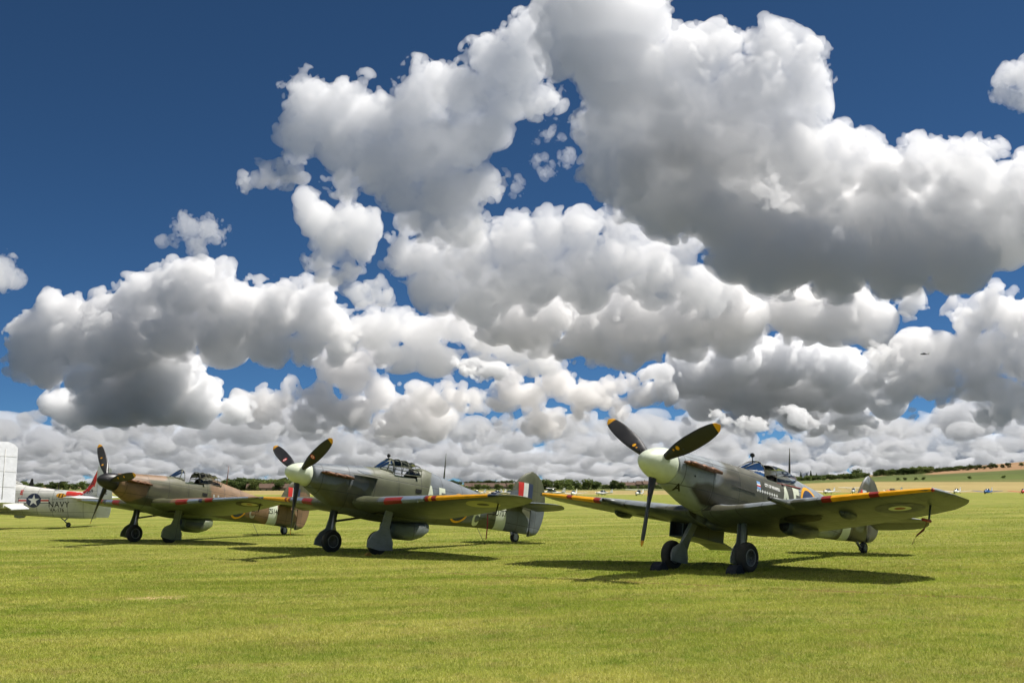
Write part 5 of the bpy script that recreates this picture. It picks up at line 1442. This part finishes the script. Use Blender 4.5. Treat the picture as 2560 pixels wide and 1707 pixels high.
def make_cloud(D, puffs, label, seed, vox=3.0, base=None, dens=0.02, kids=12, amp=1.0, amp2=1.0, col=(.997, .997, .997, 1), kind=None, name='cloud', group=None, rag=0.0, adapt=0.42, sq=1.0, g_hg=.35, world_xyz=False, fringe=0.0, dp=1.0):
    """puffs: (u, v, radius[, depth offset]) as sizes on the 2560 px frame at distance D metres"""
    rng = np.random.default_rng(seed)
    k = D / FPX
    vx = vox * k; cx = 2 * vx                     # fine and coarse cell
    NA = 9.0 * amp; NB = 3.2 * amp2               # relief in fine cells
    S = []
    for pf in puffs:
        if world_xyz:
            c = np.array(pf[:3]); rr = pf[3]
        else:
            u, v, r = pf[:3]; off = pf[3] if len(pf) > 3 else rng.uniform(-.3, .3) * r
            c = pix_ray(u, v) * (D + off * k) + np.array([0, 0, EYE]); rr = r * k
        S.append((*c, max(rr * .95 - .25 * NA * vx, rr * .5)))
        for _ in range(kids):
            n = rng.standard_normal(3); n[1] *= .8; n /= np.linalg.norm(n)
            if n[2] < -.25: n[2] *= -.6
            n /= np.linalg.norm(n)
            S.append((*(c + n * np.array((1, dp, sq)) * (rr * rng.uniform(.62, .92))), rr * rng.uniform(.18, .42)))
    S = np.array(S, dtype=np.float32)
    mg = (NA * 1.3 + NB) * vx
    lo = (S[:, :3] - S[:, 3:4]).min(0) - mg; hi = (S[:, :3] + S[:, 3:4]).max(0) + mg
    zb = None
    if base is not None:
        zb = base if world_xyz else pix_ray(1280, base)[2] * D + EYE
        lo[2] = max(lo[2], zb - 8 * vx)
    nc = np.maximum(np.ceil((hi - lo) / cx).astype(int), 6)
    G = np.full(nc, -24.0, np.float32)
    ax = [(lo[q] + cx * np.arange(nc[q])).astype(np.float32) for q in range(3)]
    pad = 20 * vx
    for x, y, z, r in S[np.argsort(-S[:, 3])]:
        e = np.array((1, dp, sq)) * (r + pad)
        i0 = np.maximum(((np.array((x, y, z)) - e - lo) / cx).astype(int), 0)
        i1 = np.minimum(((np.array((x, y, z)) + e - lo) / cx).astype(int) + 2, nc)
        if (i1 <= i0).any(): continue
        a, b, c = (ax[0][i0[0]:i1[0]] - x) ** 2, ((ax[1][i0[1]:i1[1]] - y) / dp) ** 2, ((ax[2][i0[2]:i1[2]] - z) / sq) ** 2
        d = a[:, None, None] + b[None, :, None] + c[None, None, :]
        np.sqrt(d, out=d); d -= r; d *= -1.0 / vx
        sl = G[i0[0]:i1[0], i0[1]:i1[1], i0[2]:i1[2]]
        np.maximum(sl, d, out=sl)
    np.clip(G, -24, 24, out=G)
    g = G
    for q in range(3):                            # to the fine cells, linearly
        m = g.shape[q]
        sh = list(g.shape); sh[q] = 2 * m - 1
        out = np.empty(sh, np.float32)
        ev = [slice(None)] * 3; od = [slice(None)] * 3; l_ = [slice(None)] * 3; r_ = [slice(None)] * 3
        ev[q] = slice(0, None, 2); od[q] = slice(1, None, 2); l_[q] = slice(0, m - 1); r_[q] = slice(1, m)
        out[tuple(ev)] = g; out[tuple(od)] = .5 * (g[tuple(l_)] + g[tuple(r_)])
        g = out
    n = np.array(g.shape)
    o = rng.integers(0, 500, 8)
    def tile(T, s):
        N = len(T); return T[np.ix_((np.arange(n[0]) + o[s]) % N, (np.arange(n[1]) + o[s + 1]) % N, (np.arange(n[2]) + o[s + 2]) % N)]
    nz = tile(TILE_A, 0) * NA
    nz += tile(TILE_B, 3) * NB
    nz -= rag
    np.maximum(nz, -5.0, out=nz)
    nz *= np.clip((20.0 - g) / 8.0, 0, 1)         # keep the core solid
    nz *= np.where(nz > 0, np.clip((g + 9.0) / 5.0, 0, 1), 1)
    g += nz
    if zb is not None:
        az = lo[2] + vx * np.arange(n[2])
        bn = TILE_A[:, :, 7][np.ix_((np.arange(n[0]) + o[1]) % 192, (np.arange(n[1]) + o[2]) % 192)] * (3.0 * amp)
        np.minimum(g, ((az - zb) / vx)[None, None, :] + bn[:, :, None] - 1.0, out=g)
    g[0] = g[-1] = -1; g[:, 0] = g[:, -1] = -1; g[:, :, 0] = g[:, :, -1] = -1
    gf = None
    if fringe:                                    # thin torn fringe round the dense body
        gf = g + tile(TILE_B, 5) * 2.6 + fringe
        gf[0] = gf[-1] = -1; gf[:, 0] = gf[:, -1] = -1; gf[:, :, 0] = gf[:, :, -1] = -1
        np.maximum(gf, g + 0.6, out=gf); gf[0] = gf[-1] = -1; gf[:, 0] = gf[:, -1] = -1; gf[:, :, 0] = gf[:, :, -1] = -1
        np.clip(gf, -2.5, 2.5, out=gf)
    np.clip(g, -2.5, 2.5, out=g)
    grid = openvdb.FloatGrid(2.5)
    grid.copyFromArray(-g, tolerance=0.001)
    pts, tris, quads = grid.convertToPolygons(0.0, adapt)
    pts = pts * vx + lo
    org = pts.mean(0); org[2] = pts[:, 2].min()
    me = poly_mesh(name, pts - org, tris, quads)
    ob = add(name, me, cloud_mat('cloud droplets', dens * 1.5, g_hg, col))
    ob.location = org
    tag(ob, label, 'cloud', group, kind)
    if gf is not None:
        grid = openvdb.FloatGrid(2.5); grid.copyFromArray(-gf, tolerance=0.001)
        fp, ft, fq = grid.convertToPolygons(0.0, .35)
        fo = add('cloud_fringe', poly_mesh('cloud_fringe', fp * vx + lo - org, ft, fq), cloud_mat('thin droplets', dens * .22, g_hg, col), ob)
        global CT; CT += len(fq) * 2 + len(ft)
    CT += len(quads) * 2 + len(tris)
    return ob

CT = 0
def cl(*a, **k):
    return make_cloud(*a, **k)

if True:
    cl(6500, [(1480, 30, 140), (1600, 50, 105), (1420, 130, 90), (1560, 180, 150), (1720, 150, 105), (1800, 125, 80), (1930, 130, 85), (2000, 175, 85), (1995, 265, 90), (1880, 230, 120), (1700, 300, 150), (1550, 320, 110), (1850, 340, 130), (1540, 430, 95),
              (1980, 375, 110), (2080, 415, 100), (2140, 400, 80), (2230, 425, 75), (2310, 410, 80), (2430, 425, 85), (2520, 465, 90), (2620, 480, 110)],
       'huge towering white cumulus reaching above the clipped fighter', 1, dens=.008, vox=2.3, dp=.62)
    cl(6600, [(1690, 470, 145, 60), (1870, 560, 130, 60), (1850, 420, 120, 100), (1980, 450, 110, 100), (2050, 540, 130, 60), (2200, 550, 135, 60), (2350, 560, 135, 60), (2480, 570, 120, 80), (2600, 560, 90), (1950, 650, 105, 0), (2100, 660, 110, 0), (2250, 660, 105, 0), (2380, 650, 95, 0), (1840, 620, 85, 0), (1780, 560, 80), (2200, 470, 90, 120), (2400, 480, 90, 120), (1600, 520, 70)],
       'dark grey flat based mass under the towering cumulus', 51, base=745, dens=.009, amp=.9, col=(.992, .993, .995, 1))  # lowered albedo darkens this separate base on top of its own shade
    cl(8000, [(775, 250, 78), (760, 330, 66), (860, 262, 82), (850, 370, 85), (950, 290, 82), (950, 400, 90), (1060, 240, 88), (1150, 230, 84), (1060, 370, 110), (1160, 360, 90), (1225, 330, 60), (1120, 480, 100), (1210, 450, 66), (1000, 470, 66), (860, 450, 52), (740, 420, 42),
              (715, 432, 44), (680, 442, 36), (640, 452, 40), (1150, 565, 80), (1060, 560, 50), (1235, 150, 76), (1290, 180, 90), (1320, 90, 70), (1350, 250, 60), (1270, 250, 60), (1225, 220, 60)],
       'tall cream white cumulus with a tail, beside the towering cloud', 2, dens=.006, vox=2.3, dp=.7)
    cl(9000, [(800, 530, 55), (860, 530, 50), (900, 570, 46), (830, 600, 60), (885, 630, 40), (800, 660, 40), (870, 690, 42), (920, 730, 36), (955, 745, 24)],
       'ragged white column of cloud hanging below the tailed cumulus', 3, dens=.006, rag=-1.5, amp=.9)
    cl(10500, [(1010, 640, 64), (1080, 640, 80), (1180, 640, 88), (1280, 625, 86), (1370, 610, 76), (1450, 590, 66), (1540, 570, 56), (1330, 690, 100), (1200, 730, 95), (1100, 715, 76), (1450, 690, 95), (1560, 650, 86), (1650, 690, 86), (1700, 640, 66), (1750, 720, 80), (1030, 575, 34), (1040, 610, 36), (1620, 620, 60)],
       'broad bright white cumulus bank below the two tall clouds', 4, dens=.0055, col=(.993, .992, .991, 1), vox=2.4, dp=.7)  # col below white here and on farther clouds stands in for aerial dimming
    cl(12500, [(1350, 800, 94), (1480, 830, 88), (1600, 800, 100), (1720, 800, 96), (1850, 790, 94), (1980, 780, 88), (2100, 780, 84), (2200, 800, 74), (2270, 770, 50), (1420, 870, 54), (1560, 870, 54), (1700, 860, 64), (1240, 790, 70), (1830, 860, 50)],
       'long flat based white cloud bank above the clipped fighter propeller', 5, base=918, dens=.007, col=(.988, .986, .984, 1))
    cl(13000, [(90, 850, 74), (170, 800, 78), (260, 790, 78), (340, 760, 82), (440, 730, 86), (530, 740, 86), (620, 780, 88), (700, 780, 86), (780, 770, 78), (830, 810, 68), (850, 870, 52), (560, 840, 80), (430, 830, 90), (300, 860, 90), (680, 860, 60), (180, 870, 70), (770, 860, 60),
               (120, 930, 58), (60, 910, 48), (200, 950, 60)],
       'wide cumulus with dark spreading base above the brown fighter', 6, base=1072, dens=.008, col=(.990, .989, .988, 1), vox=2.4, dp=.75)
    cl(13300, [(380, 930, 92, 60), (330, 1000, 80, 60), (420, 1005, 84, 60), (520, 1015, 60, 60), (250, 1000, 66, 60), (580, 1030, 40, 60), (180, 1030, 56, 60), (300, 930, 70, 60), (450, 940, 60, 60)],
       'dark slate stem of cloud hanging under the wide cumulus', 61, base=1074, dens=.010, amp=.9, col=(.982, .984, .987, 1))  # part of the stem's shade is put into its albedo
    cl(16000, [(830, 930, 54), (880, 960, 60), (950, 980, 64), (1020, 1020, 60), (1080, 1050, 48), (900, 1030, 54), (820, 1010, 54), (980, 1070, 48), (700, 1000, 50), (640, 1020, 46), (760, 1060, 46), (930, 900, 40)],
       'sloping white cloud between the brown and green fighters', 7, base=1108, dens=.006, col=(.98, .975, .97, 1))
    cl(11500, [(2500, 770, 58), (2430, 800, 58), (2560, 800, 78), (2480, 870, 68), (2570, 900, 80), (2380, 880, 52), (2300, 890, 54), (2200, 910, 48), (2180, 950, 48), (2260, 970, 60), (2350, 960, 60), (2450, 970, 60), (2540, 1000, 60), (2260, 1015, 30), (2500, 1040, 44), (2640, 950, 80)],
       'bright white cumulus heaped over the hillside', 8, base=1088, dens=.007, col=(.988, .986, .984, 1))
    cl(5600, [(1895, 478, 16), (1915, 492, 18), (1938, 448, 18), (1945, 475, 20), (1955, 508, 24), (1975, 525, 20), (1992, 520, 16), (1925, 515, 14)], 'small torn white cloud shred before the dark base', 9, vox=1.2, dens=.007, amp=1.0, rag=.5)
    cl(9000, [(1790, 1045, 15), (1815, 1052, 17), (1850, 1060, 21), (1885, 1062, 22), (1910, 1070, 15), (1772, 1040, 10)], 'small white cloud shred beside the clipped fighter mirror', 10, vox=1.4, dens=.016, amp=.6, base=1085)
    cl(9000, [(1955, 1030, 12), (1985, 1040, 21), (2010, 1048, 22), (2040, 1058, 20), (2070, 1062, 13)], 'small white cloud shred above the clipped fighter aerial mast', 11, vox=1.4, dens=.016, amp=.6, base=1080)
    cl(7500, [(2530, 190, 38), (2502, 230, 30), (2550, 250, 34), (2590, 200, 60), (2600, 270, 45)], 'small bright cloud at the edge of the deep blue sky', 12, vox=1.3, dens=.005)
    cl(9500, [(470, 568, 38), (520, 572, 38), (540, 600, 26), (492, 612, 34), (440, 602, 16), (405, 604, 14), (500, 640, 22), (570, 575, 14)], 'small ragged lone cloud in the blue above the wide cumulus', 13, vox=1.3, dens=.0035, amp=1.1)
    cl(9500, [(0, 690, 44), (15, 665, 34), (42, 700, 22), (-40, 680, 54)], 'small white cloud low in the blue over the navy plane', 14, vox=1.4, dens=.0045)
    cl(8600, [(1365, 335, 20), (1385, 312, 13), (1340, 400, 22), (1372, 432, 24), (1415, 398, 24), (1330, 360, 12), (1290, 470, 26), (1400, 350, 12)], 'torn wisps of cloud in the blue hole between the tall clouds', 45, vox=1.2, dens=.0028, amp=1.0)
    cl(15000, [(1720, 930, 74, 100), (1800, 950, 88, 150), (1900, 960, 96, 200), (2010, 965, 96, 200), (2120, 975, 92, 200), (2220, 1000, 78, 150), (1760, 1010, 74, 200), (1880, 1010, 84, 300), (2000, 1020, 84, 300), (2120, 1030, 74, 300), (1660, 960, 50, 50), (1950, 900, 80, 100), (2080, 910, 80, 100), (1830, 890, 70, 60)],
       'large slate grey shaded cloud low beyond the clipped fighter', 41, vox=2.8, base=1092, dens=.008, amp=.9, col=(.975, .978, .983, 1))  # albedo lowered and cooled to deepen the shade on this cloud
    cl(15500, [(1280, 930, 44), (1330, 985, 52), (1400, 955, 48), (1460, 1000, 52), (1550, 965, 48), (1250, 1010, 48), (1180, 990, 44), (1120, 965, 40), (1540, 1030, 44), (1350, 1060, 46), (1610, 1000, 40), (1080, 1000, 42)],
       'heaped cream cumulus low between the green and the clipped fighter', 42, base=1108, dens=.006, col=(.978, .970, .96, 1))
    cl(13500, [(880, 830, 60), (960, 820, 80), (1050, 830, 84), (1140, 815, 80), (1220, 840, 84), (1300, 860, 70), (1350, 910, 46), (1000, 890, 60), (1100, 895, 66), (1200, 910, 56)],
       'pale veil of cloud below the broad white bank', 43, vox=2.8, dens=.004, amp=1.0, sq=.7, col=(.99, .988, .986, 1))
    cl(9800, [(1150, 915, 22), (1180, 925, 26), (1215, 930, 26), (1250, 935, 22), (1275, 940, 16)], 'small dark cloud before the pale veil', 44, vox=1.8, dens=.02, amp=.7, base=958)
    # flattened banks receding to the horizon
    frng = np.random.default_rng(77)
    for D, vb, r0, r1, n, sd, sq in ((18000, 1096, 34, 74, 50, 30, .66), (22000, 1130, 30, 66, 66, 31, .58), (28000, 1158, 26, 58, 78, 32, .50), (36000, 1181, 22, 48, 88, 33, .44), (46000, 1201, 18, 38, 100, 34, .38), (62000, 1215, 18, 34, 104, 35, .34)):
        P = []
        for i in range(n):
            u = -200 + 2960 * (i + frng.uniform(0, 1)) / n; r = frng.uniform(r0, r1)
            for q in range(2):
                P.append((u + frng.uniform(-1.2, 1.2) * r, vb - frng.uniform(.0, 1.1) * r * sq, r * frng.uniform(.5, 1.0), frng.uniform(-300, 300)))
        cl(D, P, 'flat grey and cream cloud bank low along the horizon', sd, vox=3.5, adapt=.5, base=vb + 4, dens=.0034, kids=7, amp=1.15, amp2=1.2, sq=sq, col=(.85, .858, .872, 1), kind='stuff', name='distant_clouds', group='cloud banks along the horizon')  # grey albedo stands in for haze and for shade from higher cloud
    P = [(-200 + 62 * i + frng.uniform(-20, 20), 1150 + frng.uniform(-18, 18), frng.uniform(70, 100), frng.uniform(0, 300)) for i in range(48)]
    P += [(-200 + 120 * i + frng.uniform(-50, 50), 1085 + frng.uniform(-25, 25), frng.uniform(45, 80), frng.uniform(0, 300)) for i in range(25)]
    cl(60000, P, 'hazy blue grey wall of cloud closing the horizon', 36, vox=6.0, adapt=.5, base=1208, dens=.0012, kids=6, amp=.7, sq=.75, col=(.87, .888, .912, 1), kind='stuff', name='distant_clouds', group='cloud banks along the horizon')  # the blue-grey haze is put into the wall's albedo
    # unseen cumulus added beside and behind the viewpoint to lighten the shadows
    P = []
    for azd, dist, zt, rr in ((78, 5200, 1700, 700), (100, 4600, 1900, 800), (124, 4200, 2000, 850), (146, 3600, 1900, 800), (168, 4000, 2100, 900), (190, 3400, 1900, 800), (212, 4000, 2100, 900), (234, 3600, 1900, 850), (256, 4200, 2000, 850), (278, 4600, 1900, 800), (300, 5200, 1800, 750), (155, 1900, 2300, 600), (205, 1700, 2300, 620), (250, 2000, 2300, 560), (285, 2600, 2200, 560)):
        a = R(azd)
        for q in range(5):
            P.append((math.sin(a) * dist + frng.uniform(-1, 1) * rr, math.cos(a) * dist + frng.uniform(-1, 1) * rr, zt + frng.uniform(-.6, .5) * rr, rr * frng.uniform(.5, 1.0)))
    cl(FPX, P, 'broken white cumulus all round behind the viewpoint', 71, vox=50.0, base=1150.0, dens=.006, kids=6, amp=.6, kind='stuff', name='distant_clouds', group='cloud banks along the horizon', world_xyz=True)
